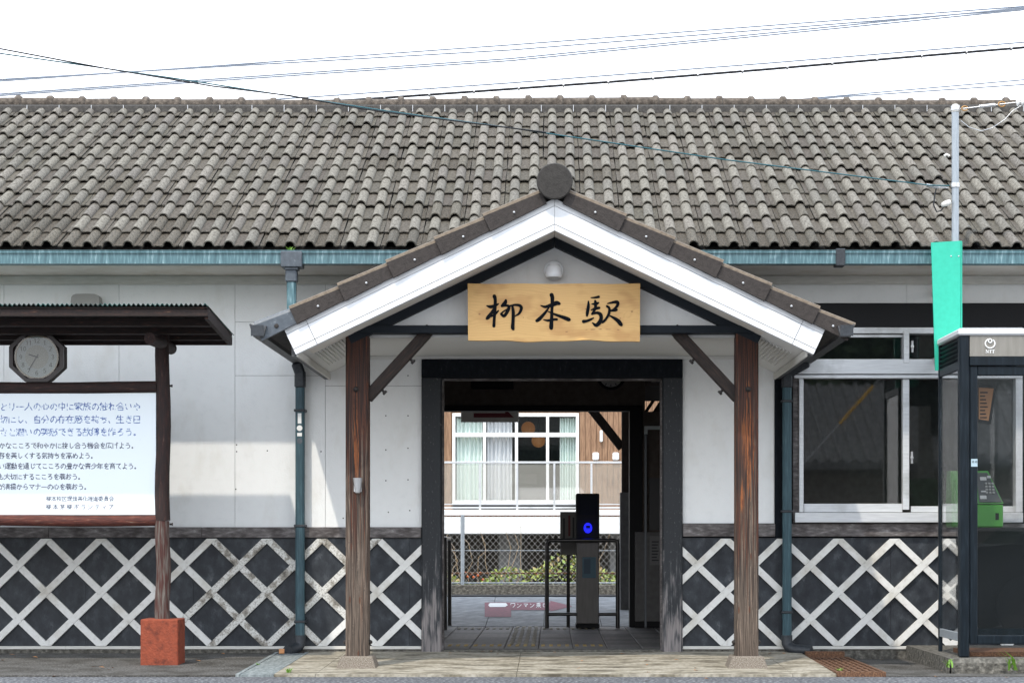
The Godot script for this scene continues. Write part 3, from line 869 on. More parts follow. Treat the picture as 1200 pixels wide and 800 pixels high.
func post(b: MB, x: float, z0: float, z1: float, hw: float, y0: float, y1: float) -> void:   # square timber, uv unrolled round its four faces
	var ch := 0.012
	var cz := (z0 + z1) / 2.0; var hz := (z1 - z0) / 2.0
	var ring := [[-hw, hz - ch], [-hw + ch, hz], [hw - ch, hz], [hw, hz - ch], [hw, -hz + ch], [hw - ch, -hz], [-hw + ch, -hz], [-hw, -hz + ch]]
	var us := [0.0, 0.03, 0.97, 1.0, 1.94, 2.0, 2.94, 3.0, 3.94]
	for i in 8:
		var A: Array = ring[i]; var B: Array = ring[(i + 1) % 8]
		var e := Vector3(B[0] - A[0], 0, B[1] - A[1])
		var nn := Vector3(-e.z, 0, e.x).normalized()
		if nn.dot(Vector3(A[0] + B[0], 0, A[1] + B[1])) < 0: nn = -nn
		b.face([Vector3(x + A[0], y0, cz + A[1]), Vector3(x + B[0], y0, cz + B[1]), Vector3(x + B[0], y1, cz + B[1]), Vector3(x + A[0], y1, cz + A[1])], nn, [Vector2(us[i], 1), Vector2(us[i + 1], 1), Vector2(us[i + 1], 0), Vector2(us[i], 0)])
	for y in [[y0, -1.0], [y1, 1.0]]:
		var q := []
		for r in ring: q.append(Vector3(x + r[0], y[0], cz + r[1]))
		b.face(q, Vector3(0, y[1], 0))

func porch() -> void:
	var po := group_part("porch", Vector3(0, 1.2, 1.2), st)
	var th := atan(SLOPE)
	for s in [-1.0, 1.0]:
		for t in [[0.0, 2.03], [2.034, 2.205]]:
			gable_part("verge_flashing", s, 0.0, 0.048, t[0], t[1], 2.03, 2.085, M.white_trim, po)
			gable_part("bargeboard", s, 0.0535, 0.170, t[0], t[1], 2.03, 2.098, M.white_trim, po)
			gable_part("barge_trim", s, 0.1755, 0.214, t[0], t[1], 2.03, 2.104, M.white_trim, po)
		gable_part("verge_soffit", s, 0.170, 0.186, 0, 2.13, 1.55, 2.029, M.soffit, po)
		gable_part("porch_roof_slab", s, -0.075, 0.005, 0, 2.33, 0.0, 2.029, M.mortar, po)
		gable_part("truss_rafter", s, 0.186, 0.250, 0, 1.83, 1.53, 1.604, M.truss, po)
		# verge tiles, each lapping over the one below
		var u := Vector3(s * cos(th), -sin(th), 0); var nn := Vector3(s * sin(th), cos(th), 0)
		var a := Vector3(CX, APEX, 0)
		var ts := [0.10, 0.53, 0.925, 1.316, 1.71, 2.1, 2.385]
		for k in 6:
			var leadend: bool = s < 0 and k == 5
			var prof := [[2.09, -0.012], [2.118, -0.012], [2.118, 0.080], [2.108, 0.100], [2.085, 0.110], [2.0, 0.10], [2.0, 0.03], [2.09, 0.02]]
			var lo := []; var hi := []
			for q in prof:
				var out := 0.02 if not leadend else 0.024
				lo.append(a + u * ts[k + 1] + nn * (q[1] + out * (1.0 if q[1] > 0.05 else -0.4)) + Vector3(0, 0, q[0] + out * (0.8 if q[0] > 2.1 else 0.0)))
				hi.append(a + u * (ts[k] - 0.03) + nn * (q[1] * (0.97 if not leadend else 1.0)) + Vector3(0, 0, q[0]))
			var b := MB.new()
			loft(b, lo, hi, [] if leadend else [2, 3, 4])
			var vt := part("verge_end_cap" if leadend else "verge_tile", b, M.lead if leadend else M.verge, po, not leadend)
			if leadend: vt.set_meta("label", "slate blue metal cap closing the lower verge")
			var nb := MB.new()
			var at: Vector3 = a + u * lerpf(ts[k], ts[k + 1], 0.5) + nn * 0.03
			nb.lathe(Vector3(at.x, at.y, 2.124), Vector3(0, 0, 1), [[0.009 if not leadend else 0.02, 0.0], [0.008 if not leadend else 0.014, 0.012], [0.0, 0.014]], 8)
			part("verge_nail", nb, M.zinc if not leadend else M.iron, po)
		# post, plinth, brace
		var x: float = s * 1.483
		var pb := MB.new()
		var y0 := PY(769, 1.602); var y1 := PY(390.5, 1.602)
		post(pb, x, 1.43, 1.602, 0.086, y0, y1)
		part("post", pb, post_material(4 if s < 0 else 9, [[0.45, 0.16, 0.33, 0.12], [0.5, 0.07, 0.2, 0.07]] if s < 0 else [[0.5, 0.3, 0.36, 0.17], [0.25, 0.12, 0.5, 0.07]]), po)
		var pl := MB.new()
		var yb := gy(1.6) + 0.012
		var A := []; var B := []
		for q in [[-1, -1], [1, -1], [1, 1], [-1, 1]]:
			A.append(Vector3(x + q[0] * 0.156, yb - 0.02, 1.516 + q[1] * 0.156))
			B.append(Vector3(x + q[0] * 0.122, y0 - 0.006, 1.516 + q[1] * 0.122))
		loft(pl, A, B)
		var C := []
		for q in [[-1, -1], [1, -1], [1, 1], [-1, 1]]: C.append(Vector3(x + q[0] * 0.113, y0 + 0.003, 1.516 + q[1] * 0.113))
		loft(pl, B, C)
		part("plinth", pl, M.granite, po)
		var p0 := P(433 if s < 0 else 862, 463, 1.5); var p1 := P(502 if s < 0 else 792, 388, 1.5)
		var br := MB.new()
		var ln := p0.distance_to(p1) + 0.06
		br.obox(Vector3.ZERO, Basis.IDENTITY, Vector3(0.085, ln, 0.09), 0.006)
		var bo := part("brace", br, M.brace, po)
		bo.position = (p0 + p1) / 2.0 - where(po)
		bo.rotation.z = atan2(-(p1.x - p0.x), p1.y - p0.y)
		for q in [[0.14, 1], [0.62, 1]]:
			var e := p0.lerp(p1, q[0]) + Vector3(-s * 0.05, -0.045, 0) * 0.9
			var bb := MB.new()
			bb.lathe(e, Vector3(-s * 0.72, -0.69, 0), [[0.012, -0.03], [0.012, 0.004], [0.022, 0.004], [0.022, 0.02], [0, 0.022]], 6)
			part("brace_bolt", bb, M.iron, po)
		for q in [[x + s * 0.006, PY(456, 1.602), 1.602, 0, 1], [x - 0.086, PY(752, 1.5), 1.52, -1, 0], [x + 0.086, PY(752, 1.5), 1.52, 1, 0]]:
			var bb := MB.new()
			bb.lathe(Vector3(q[0], q[1], q[2]), Vector3(q[3], 0, q[4]), [[0.022, 0], [0.022, 0.006], [0.016, 0.012], [0.01, 0.024], [0, 0.026]], 8)
			part("post_bolt", bb, M.iron, po)
		# sloping eave soffit with vent ribs, its edge trim, gutter
		var so := MB.new()
		so.prism(PackedVector2Array([Vector2(s * 1.585, 2.50), Vector2(s * 1.885, 2.357), Vector2(s * 1.885, 2.372), Vector2(s * 1.585, 2.515)]), Vector3.ZERO, Vector3.RIGHT, Vector3.UP, 0.002, 2.028)
		part("eave_soffit", so, M.ceiling, po)
		for k in 9:
			var rx := 1.61 + k * 0.026
			bx("vent_rib", Vector3(s * rx, 2.50 - (rx - 1.585) * 0.4767 - 0.012, 0.5), Vector3(s * (rx + 0.011), 2.50 - (rx - 1.585) * 0.4767 + 0.004, 1.5), M.ceiling, po)
		bx("eave_trim", Vector3(s * 1.868, 2.302, 0.004), Vector3(s * 1.884, 2.3555, 2.028), M.sill, po, 0.003)
		bx("eave_fascia", Vector3(s * 1.886, 2.305, 0.004), Vector3(s * 1.92, 2.50, 2.028), M.gutter_dark, po)
		var gx := 2.085
		var gp := MB.new()
		gp.prism(PackedVector2Array([Vector2(gx, 2.515), Vector2(gx + 0.02, 2.435), Vector2(gx + 0.095, 2.435), Vector2(gx + 0.125, 2.525), Vector2(gx + 0.115, 2.53), Vector2(gx + 0.087, 2.446), Vector2(gx + 0.03, 2.446), Vector2(gx + 0.012, 2.515)]) if s > 0 else
			PackedVector2Array([Vector2(-gx, 2.515), Vector2(-gx - 0.02, 2.435), Vector2(-gx - 0.095, 2.435), Vector2(-gx - 0.125, 2.525), Vector2(-gx - 0.115, 2.53), Vector2(-gx - 0.087, 2.446), Vector2(-gx - 0.03, 2.446), Vector2(-gx - 0.012, 2.515)]), Vector3.ZERO, Vector3.RIGHT, Vector3.UP, 0.06, 2.17)
		part("porch_gutter", gp, M.gutter_dark, po)
		bx("gutter_stop", Vector3(s * (gx + 0.018), 2.44, 2.171), Vector3(s * (gx + 0.112), 2.52, 2.176), M.elbow, po)
		# downpipe on the wall
		var dx := PX(351.5, 0.08) if s < 0 else PX(922.5, 0.08)
		var top := PY(452, 0.08)
		var dp := MB.new()
		dp.box(Vector3(dx - 0.037, PY(748, 0.08), 0.042), Vector3(dx + 0.037, top, 0.115), 0.014)
		var dpo := part("downpipe", dp, M.pipe, st)
		var el := MB.new()
		el.bar(Vector3(s * (gx + 0.06), 2.44, 0.10), Vector3(dx, top + 0.10, 0.08), 0.085, 0.085, Vector3(0, 0, 1), 0.012)
		el.box(Vector3(dx - 0.044, top - 0.02, 0.035), Vector3(dx + 0.044, top + 0.13, 0.124), 0.014)
		part("elbow", el, M.elbow, dpo)
		for yy in ([481, 616, 728] if s < 0 else [470, 599, 717]):
			bx("pipe_clamp", Vector3(dx - 0.048, PY(yy + 1.5, 0.08), 0.0), Vector3(dx + 0.048, PY(yy - 1.5, 0.08), 0.122), M.elbow, dpo, 0.004)
		var sh := MB.new()
		sh.tube([Vector3(dx, PY(744, 0.08), 0.08), Vector3(dx, PY(754, 0.08), 0.08), Vector3(dx + s * 0.015, 0.055, 0.10), Vector3(dx + s * 0.06, 0.035, 0.14), Vector3(dx + s * (0.09 if s < 0 else 0.19), 0.03, 0.2)], 0.046, 12)
		part("shoe", sh, M.elbow, dpo)
	# stickers on the left downpipe
	var lx := PX(351.5, 0.08)
	for q in [[0.03, 484, 496, 0], [0.04, 497, 506, 1], [0.04, 507, 511, 0], [0.04, 512, 521, 1]]:
		var b := MB.new()
		var ya := PY(q[2], 0.116); var yb := PY(q[1], 0.116)
		if q[3] == 1: b.lathe(Vector3(lx, (ya + yb) / 2, 0.1155), Vector3(0, 0, 1), [[0.024, 0], [0.024, 0.001], [0, 0.001]], 14)
		else: b.box(Vector3(lx - q[0] / 2, ya, 0.1155), Vector3(lx + q[0] / 2, yb, 0.1165))
		var sticker := part("sticker", b, M.white_print if q[1] != 512 else M.lead, st)
		sticker.set_meta("label", "small pale sticker on the left downpipe")
	bx("tie_beam", Vector3(-1.535, PY(390, 1.62), 1.44), Vector3(1.535, PY(381, 1.62), 1.62), M.truss, po, 0.004)
	var tri := MB.new()
	tri.prism(PackedVector2Array([Vector2(-1.45, 2.55), Vector2(1.47, 2.55), Vector2(CX, 3.245)]), Vector3.ZERO, Vector3.RIGHT, Vector3.UP, 1.49, 1.528)
	part("gable_panel", tri, M.wall, po)
	bx("porch_ceiling", Vector3(-1.583, 2.501, 0.002), Vector3(1.583, 2.521, 1.488), M.ceiling, po)
	bx("ceiling_batten", Vector3(-1.58, 2.474, 0.002), Vector3(1.58, 2.4995, 0.03), M.ceiling, po)
	# round ridge end
	var on := MB.new()
	on.tint = Color(0.034, 0.029, 0.026)
	on.lathe(Vector3(CX, PY(212, 2.17), 2.17), Vector3(0, 0, 1), [[0.0, -2.1], [0.108, -2.1], [0.108, -0.06], [0.128, -0.055], [0.133, -0.01], [0.126, 0.0], [0.0, 0.004]], 32)
	part("ridge_end_tile", on, M.verge, po, true)

# ------------------------------------------------------------------ booking hall and platform
func plat_y(z: float) -> float: return 0.03 + (-4.15 - z) * 0.0506

func plat(x: float, y: float, lift := 0.004) -> Vector3:   # point of the sloping platform paving seen at photograph pixel x, y
	var Z := (0.94 + 20.15 * 0.0506) / ((y - VY) / F + 0.0506)
	return Vector3((x - VX) * Z / F, plat_y(16.0 - Z) + lift, 16.0 - Z)

func hall() -> void:
	var rng := RandomNumberGenerator.new()
	rng.seed = 5
	# paved hall floor
	var fl := struct(group_part_top("hall_floor", Vector3(-0.4, 0, -2)))
	bx("bedding", Vector3(-2.18, -0.05, -4.15), Vector3(1.36, 0.018, -0.15), M.black, fl)
	var pave := [mat([[0.0, L(0.05, 0.047, 0.045)], [1.0, L(0.13, 0.125, 0.12)]], Vector3.ONE * 1.5, 0.6, 0.1), mat([[0.0, L(0.06, 0.055, 0.05)], [1.0, L(0.17, 0.16, 0.15)]], Vector3.ONE * 1.5, 0.55, 0.1)]
	var bar_m := mat([[0.0, L(0.12, 0.105, 0.07)], [1.0, L(0.30, 0.27, 0.19)]], Vector3.ONE * 2.0, 0.7)
	var yel := mat([[0.0, L(0.16, 0.11, 0.03)], [1.0, L(0.42, 0.29, 0.07)]], Vector3.ONE * 3.0, 0.7)
	for i in 12:
		for j in 13:
			var x := -2.18 + i * 0.295; var z := -0.16 - j * 0.305
			var tact: bool = (i == 6 and j > 0) or (j == 1 and i >= 4 and i <= 8) or (j == 11 and i >= 4 and i <= 8)
			var o := bx("tactile_tile" if tact else "floor_tile", Vector3(x + 0.004, 0.0, z - 0.301), Vector3(x + 0.291, 0.028, z), pave[rng.randi() % 2], fl, 0.004)
			if tact:
				var b := MB.new()
				for k in 4:
					if i == 6 and j != 1 and j != 11: b.box(Vector3(x + 0.03 + k * 0.065, 0.028, z - 0.285), Vector3(x + 0.065 + k * 0.065, 0.034, z - 0.015), 0.003)
					else:
						for q in 2: b.box(Vector3(x + 0.02 + k * 0.07, 0.028, z - 0.26 + q * 0.13), Vector3(x + 0.052 + k * 0.07, 0.034, z - 0.16 + q * 0.13), 0.003)
				var ribs := part("ribs", b, yel if j == 1 else bar_m, fl)
				ribs.set_meta("kind", "stuff")
	# sloping platform paving with saw-cut joints
	var pf := struct(group_part_top("platform", Vector3(0, 0.1, -6)))
	slab("platform_bed", -40, 40, -8.2, -4.15, plat_y(-8.2) - 0.012, plat_y(-4.15) - 0.012, 0.7, M.old_concrete, pf)
	var flag := mat([[0.0, L(0.16, 0.17, 0.18)], [0.6, L(0.27, 0.285, 0.295)], [1.0, L(0.36, 0.37, 0.375)]], Vector3.ONE * 0.7, 0.7, 0.15, {"mottle": [[0.0, Color(0.75, 0.75, 0.76)], [1.0, Color.WHITE]]})
	var zs := [-4.155, -5.05, -6.6, -8.0]
	for i in 16:
		for j in 3:
			var x := -5.05 + i * 0.62
			slab("paving_slab", x + 0.003, x + 0.617, zs[j + 1] + 0.004, zs[j] - 0.004, plat_y(zs[j + 1]), plat_y(zs[j]), 0.02, flag, pf)
	slab("platform_edge", -40, 40, -8.22, -8.004, plat_y(-8.2) + 0.012, plat_y(-8.0) + 0.012, 0.1, M.black, pf)
	# boarding mark painted on the platform: arrow, car symbol, lettering
	var red := mat([[0.0, L(0.12, 0.025, 0.04)], [1.0, L(0.23, 0.05, 0.075)]], Vector3.ONE * 1.4, 0.7)
	var mk := thing("boarding_mark", plat(620, 712), "dusty red painted boarding arrow with white lettering on the platform paving", "floor marking")
	var up := Vector3(0, 1, 0.0506).normalized()
	var b1 := MB.new()
	b1.face([plat(568, 706), plat(645, 706), plat(645, 715), plat(568, 715)], up)
	b1.face([plat(568, 715), plat(599, 715), plat(599, 723), plat(568, 723)], up)
	b1.face([plat(645, 704), plat(671, 710.5), plat(645, 716.5)], up)
	part("arrow", b1, red, mk)
	var b2 := MB.new()
	b2.face([plat(574, 707, 0.007), plat(593, 707, 0.007), plat(595, 709.5, 0.007), plat(592, 711.6, 0.007), plat(574, 711.6, 0.007), plat(572, 709.5, 0.007)], up)
	part("car_symbol", b2, M.white_print, mk)
	var words := "ワンマン乗口"
	for i in words.length():
		var b3 := MB.new()
		for s in GL.get(words[i], "0595").split(" "):
			for k in range(0, s.length() - 2, 2):
				var pa := Vector2(int(s[k]), int(s[k + 1])); var pb := Vector2(int(s[k + 2]), int(s[k + 3]))
				var e := (pb - pa).normalized().orthogonal() * 0.55
				var q := []
				for w in [pa - e, pb - e, pb + e, pa + e]: q.append(plat(598 + i * 7.6 + w.x * 0.6, 707 + w.y * 0.6, 0.007 + 0.0004 * (k + i)))
				b3.face(q, up)
		part("letter", b3, M.white_print, mk)
	# canopy posts, beam and braces behind the hall
	for x in [-2.75, 0.87, 4.5]:
		var cp := thing("canopy_post", Vector3(x, plat_y(-6.2), -6.2), "dark timber platform canopy post with grey boxed foot and brace", "post", "platform canopy posts")
		bx("shaft", Vector3(x - 0.055, 1.50, -6.26), Vector3(x + 0.055, 3.45, -6.15), M.brace, cp, 0.006)
		bx("boxed_foot", Vector3(x - 0.075, plat_y(-6.2) - 0.02, -6.28), Vector3(x + 0.075, 1.50, -6.13), mat([[0.0, L(0.10, 0.10, 0.10)], [1.0, L(0.15, 0.15, 0.15)]], Vector3.ONE, 0.7), cp, 0.006)
		for s in [-1.0, 1.0]:
			var b := MB.new()
			b.bar(Vector3(x + s * 0.05, 2.02, -6.2), Vector3(x + s * 0.62, 2.74, -6.2), 0.1, 0.09, Vector3(0, 0, 1), 0.005)
			part("brace", b, M.brace, cp)
	bx("canopy_beam", Vector3(-7.3, 2.74, -6.27), Vector3(6.9, 2.92, -6.13), M.brace, st, 0.006)
	for x in [-4.4, -0.9, 1.2, 2.7]:
		bx("canopy_tie", Vector3(x - 0.05, 2.78, -6.12), Vector3(x + 0.05, 2.9, -4.12), M.brace, st, 0.006)
	# hanging direction sign
	var hs := thing("arrow_sign", Vector3(PX(577, -5.2), 2.26, -5.2), "white hanging platform sign with dark red arrow pointing right", "sign")
	pbox("panel", 540, 470, 608, 494.5, -5.23, -5.2, plain(L(0.62, 0.60, 0.56), 0.5), hs, 0.004)
	var ar := MB.new()
	var ah := func(x: float, y: float) -> Vector2: return Vector2(PX(x, -5.197), PY(y, -5.197))
	ar.prism(PackedVector2Array([ah.call(555, 489), ah.call(555, 484), ah.call(592, 484), ah.call(592, 479), ah.call(602, 489)]), Vector3.ZERO, Vector3.RIGHT, Vector3.UP, -5.199, -5.196)
	part("arrow", ar, plain(L(0.16, 0.016, 0.022), 0.5), hs)
	for x in [550, 600]:
		var b := MB.new()
		b.tube([P(x, 470, -5.215), Vector3(PX(x, -5.215), 4.1, -5.215)], 0.008, 6)
		part("hanger_rod", b, M.iron, hs)
	# seen through the transom light: canopy board and struts
	pbox("canopy_board", 748, 452, 790, 469.5, -4.72, -4.66, plain(L(0.12, 0.12, 0.125), 0.7), st)
	for x in [759.0, 769.0]:
		var sb := MB.new()
		sb.bar(P(x - 3, 484, -4.69), P(x + 9, 466, -4.69), 0.035, 0.05, Vector3(0, 0, 1))
		part("canopy_strut", sb, M.brace, st)
	# on the rear wall: dark notice box, round clock
	pbox("dark_notice_box", 552, 436, 601.5, 455.5, -3.998, -3.93, M.black, st, 0.004)
	var ck := thing("hall_clock", P(716, 440, -3.96), "round dark wall clock above the inner doorway of the hall", "clock")
	var b4 := MB.new()
	b4.lathe(P(716, 440, -3.99), Vector3(0, 0, 1), [[0.15, 0], [0.155, 0.03], [0.135, 0.045], [0.125, 0.03]], 28)
	part("rim", b4, M.black, ck)
	var b5 := MB.new()
	b5.lathe(P(716, 440, -3.985), Vector3(0, 0, 1), [[0.126, 0.0], [0.126, 0.012], [0, 0.0125]], 28)
	part("dial", b5, plain(L(0.45, 0.44, 0.42), 0.5), ck)
	for k in 12:
		var a := TAU * k / 12.0
		var b := MB.new()
		b.obox(P(716, 440, -3.97) + Vector3(sin(a), cos(a), 0) * 0.105, Basis(Vector3(0, 0, 1), -a), Vector3(0.008, 0.022, 0.003))
		part("hour_mark", b, M.black, ck)
	for h in [[0.07, 2.5], [0.1, 5.9]]:
		var b := MB.new()
		b.bar(P(716, 440, -3.967), P(716, 440, -3.967) + Vector3(sin(h[1]), cos(h[1]), 0) * h[0], 0.008, 0.003, Vector3(0, 0, 1))
		part("hand", b, M.black, ck)
	# card reader with glowing target, handrails, leaflet board
	var z := -3.72
	var rd := thing("card_reader", P(688.5, 735, z), "slim upright ticket card reader with black head and glowing blue touch ring", "card reader")
	pbox("column", 675.5, 634, 702, 731, z - 0.3, z, mat([[0.0, L(0.075, 0.068, 0.062)], [1.0, L(0.105, 0.096, 0.088)]], Vector3(2, 0.3, 2), 0.4, 0.0, {"metal": 0.3}), rd, 0.008)
	pbox("foot", 674.8, 731, 702.6, 735.5, z - 0.31, z + 0.004, M.black, rd, 0.003)
	pbox("head", 675, 578, 702.5, 633, z - 0.26, z + 0.02, M.black, rd, 0.01)
	pbox("display", 678, 580.5, 700, 603, z + 0.02, z + 0.023, plain(L(0.003, 0.006, 0.014), 0.6, 0.0, 0.3), rd)
	var bl := plain(L(0.01, 0.02, 0.4), 0.4)
	bl.emission_enabled = true
	bl.emission = Color(0.02, 0.05, 0.9)
	bl.emission_energy_multiplier = 0.8
	var pts := PackedVector2Array()
	for k in 24:
		var a := TAU * k / 24.0
		pts.append(Vector2(PX(689, z + 0.02) + 0.044 * cos(a), PY(618.5, z + 0.02) + 0.054 * sin(a)))
	var b6 := MB.new()
	b6.prism(pts, Vector3.ZERO, Vector3.RIGHT, Vector3.UP, z + 0.02, z + 0.024)
	part("touch_light", b6, bl, rd)
	pbox("touch_symbol", 686.8, 615.5, 691.6, 619, z + 0.024, z + 0.026, M.black, rd)
	pbox("notice_sticker", 682.5, 652.5, 698.5, 677, z, z + 0.002, plain(L(0.05, 0.13, 0.18), 0.5), rd)
	pbox("sticker_panel", 684.5, 655, 692, 672, z + 0.002, z + 0.003, plain(L(0.02, 0.06, 0.10), 0.5), rd)
	var omni := OmniLight3D.new()
	omni.name = "touch_glow"
	omni.light_color = Color(0.1, 0.2, 1.0)
	omni.light_energy = 0.004
	omni.light_size = 0.04
	omni.omni_range = 6.0
	omni.omni_attenuation = 2.0
	omni.shadow_enabled = true
	add_child(omni)
	omni.position = P(689, 618.5, z + 0.06)
	var rail_m := mat([[0.0, L(0.05, 0.047, 0.045)], [1.0, L(0.085, 0.08, 0.075)]], Vector3.ONE, 0.3, 0.0, {"metal": 0.6})
	var h1 := thing("barrier_rail", P(682, 735, -3.66), "steel hoop barrier rail around the upright card reader", "railing", "ticket barrier rails")
	var b7 := MB.new()
	b7.tube([P(641, 736, -3.66), P(641, 637, -3.66), P(643, 633.5, -3.66), P(646, 633, -3.66), P(720, 633, -3.66), P(723.5, 634, -3.66), P(724, 638, -3.66), P(724, 736, -3.66)], 0.022, 10)
	part("hoop", b7, rail_m, h1)
	var b8 := MB.new()
	b8.tube([P(641, 719.5, -3.66), P(676, 719.5, -3.66)], 0.018, 8)
	b8.tube([P(702, 719.5, -3.66), P(724, 719.5, -3.66)], 0.018, 8)
	part("lower_rail", b8, rail_m, h1)
	var h2 := thing("barrier_rail", P(522, 735, -3.66), "steel hoop barrier rail just inside the left door jamb", "railing", "ticket barrier rails")
	var b9 := MB.new()
	var q0 := P(521.5, 735, -3.4)
	b9.tube([Vector3(q0.x, 0.03, -3.4), Vector3(q0.x, 0.93, -3.4), Vector3(q0.x, 0.955, -3.42), Vector3(q0.x, 0.96, -3.46), Vector3(q0.x, 0.96, -4.2), Vector3(q0.x, 0.93, -4.24), Vector3(q0.x, 0.03, -4.25)], 0.022, 10)
	part("hoop", b9, rail_m, h2)
	var lb := thing("leaflet_board", P(666, 650, -3.9), "grey notice plate with red and black print mounted behind the card reader", "notice")
	pbox("plate", 656.5, 599.5, 676, 650, -4.0, -3.98, plain(L(0.14, 0.13, 0.12), 0.6), lb, 0.003)
	for q in [[660, 607, 662, 632, 0], [666, 604, 668.5, 628, 1], [671, 606, 673, 630, 0]]:
		pbox("print", q[0], q[1], q[2], q[3], -3.98, -3.979, plain(L(0.12, 0.015, 0.015) if q[4] else L(0.02, 0.02, 0.02), 0.7), lb)
	pbox("stand", 664, 650, 668, 735.5, -4.0, -3.985, M.iron, lb)
	# notice cabinet and pipework right of the inner doorway
	var nc := thing("notice_cabinet", P(762, 735, -3.86), "grey metal notice cabinet with posters in the dim right corner of the hall", "cabinet")
	pbox("lower_panel", 744.5, 623, 776, 728, -3.995, -3.90, mat([[0.0, L(0.11, 0.105, 0.10)], [1.0, L(0.15, 0.145, 0.14)]], Vector3.ONE, 0.6), nc, 0.005)
	pbox("base", 744.5, 728, 776, 736, -3.995, -3.92, M.black, nc)
	pbox("poster", 761, 560, 774, 621, -3.995, -3.97, plain(L(0.07, 0.068, 0.068), 0.6), nc)
	pbox("poster", 761.5, 628, 774, 662, -3.90, -3.895, plain(L(0.19, 0.185, 0.18), 0.6), nc)
	for k in 7:
		pbox("print_line", 764, 634 + k * 3.6, 772 - (k % 3), 635.4 + k * 3.6, -3.895, -3.894, plain(L(0.05, 0.05, 0.05), 0.7), nc)
	pbox("edge_pipe", 755.5, 508.5, 758, 735, -3.93, -3.88, plain(L(0.12, 0.13, 0.14), 0.4, 0.4), nc)
	pbox("case_frame", 755.5, 499, 775, 503, -3.93, -3.88, plain(L(0.62, 0.66, 0.64), 0.5), nc)  # pale aluminium frame of the notice case, L shaped with the piece below
	pbox("case_frame_end", 755.5, 503.1, 759, 508.4, -3.93, -3.88, plain(L(0.62, 0.66, 0.64), 0.5), nc)

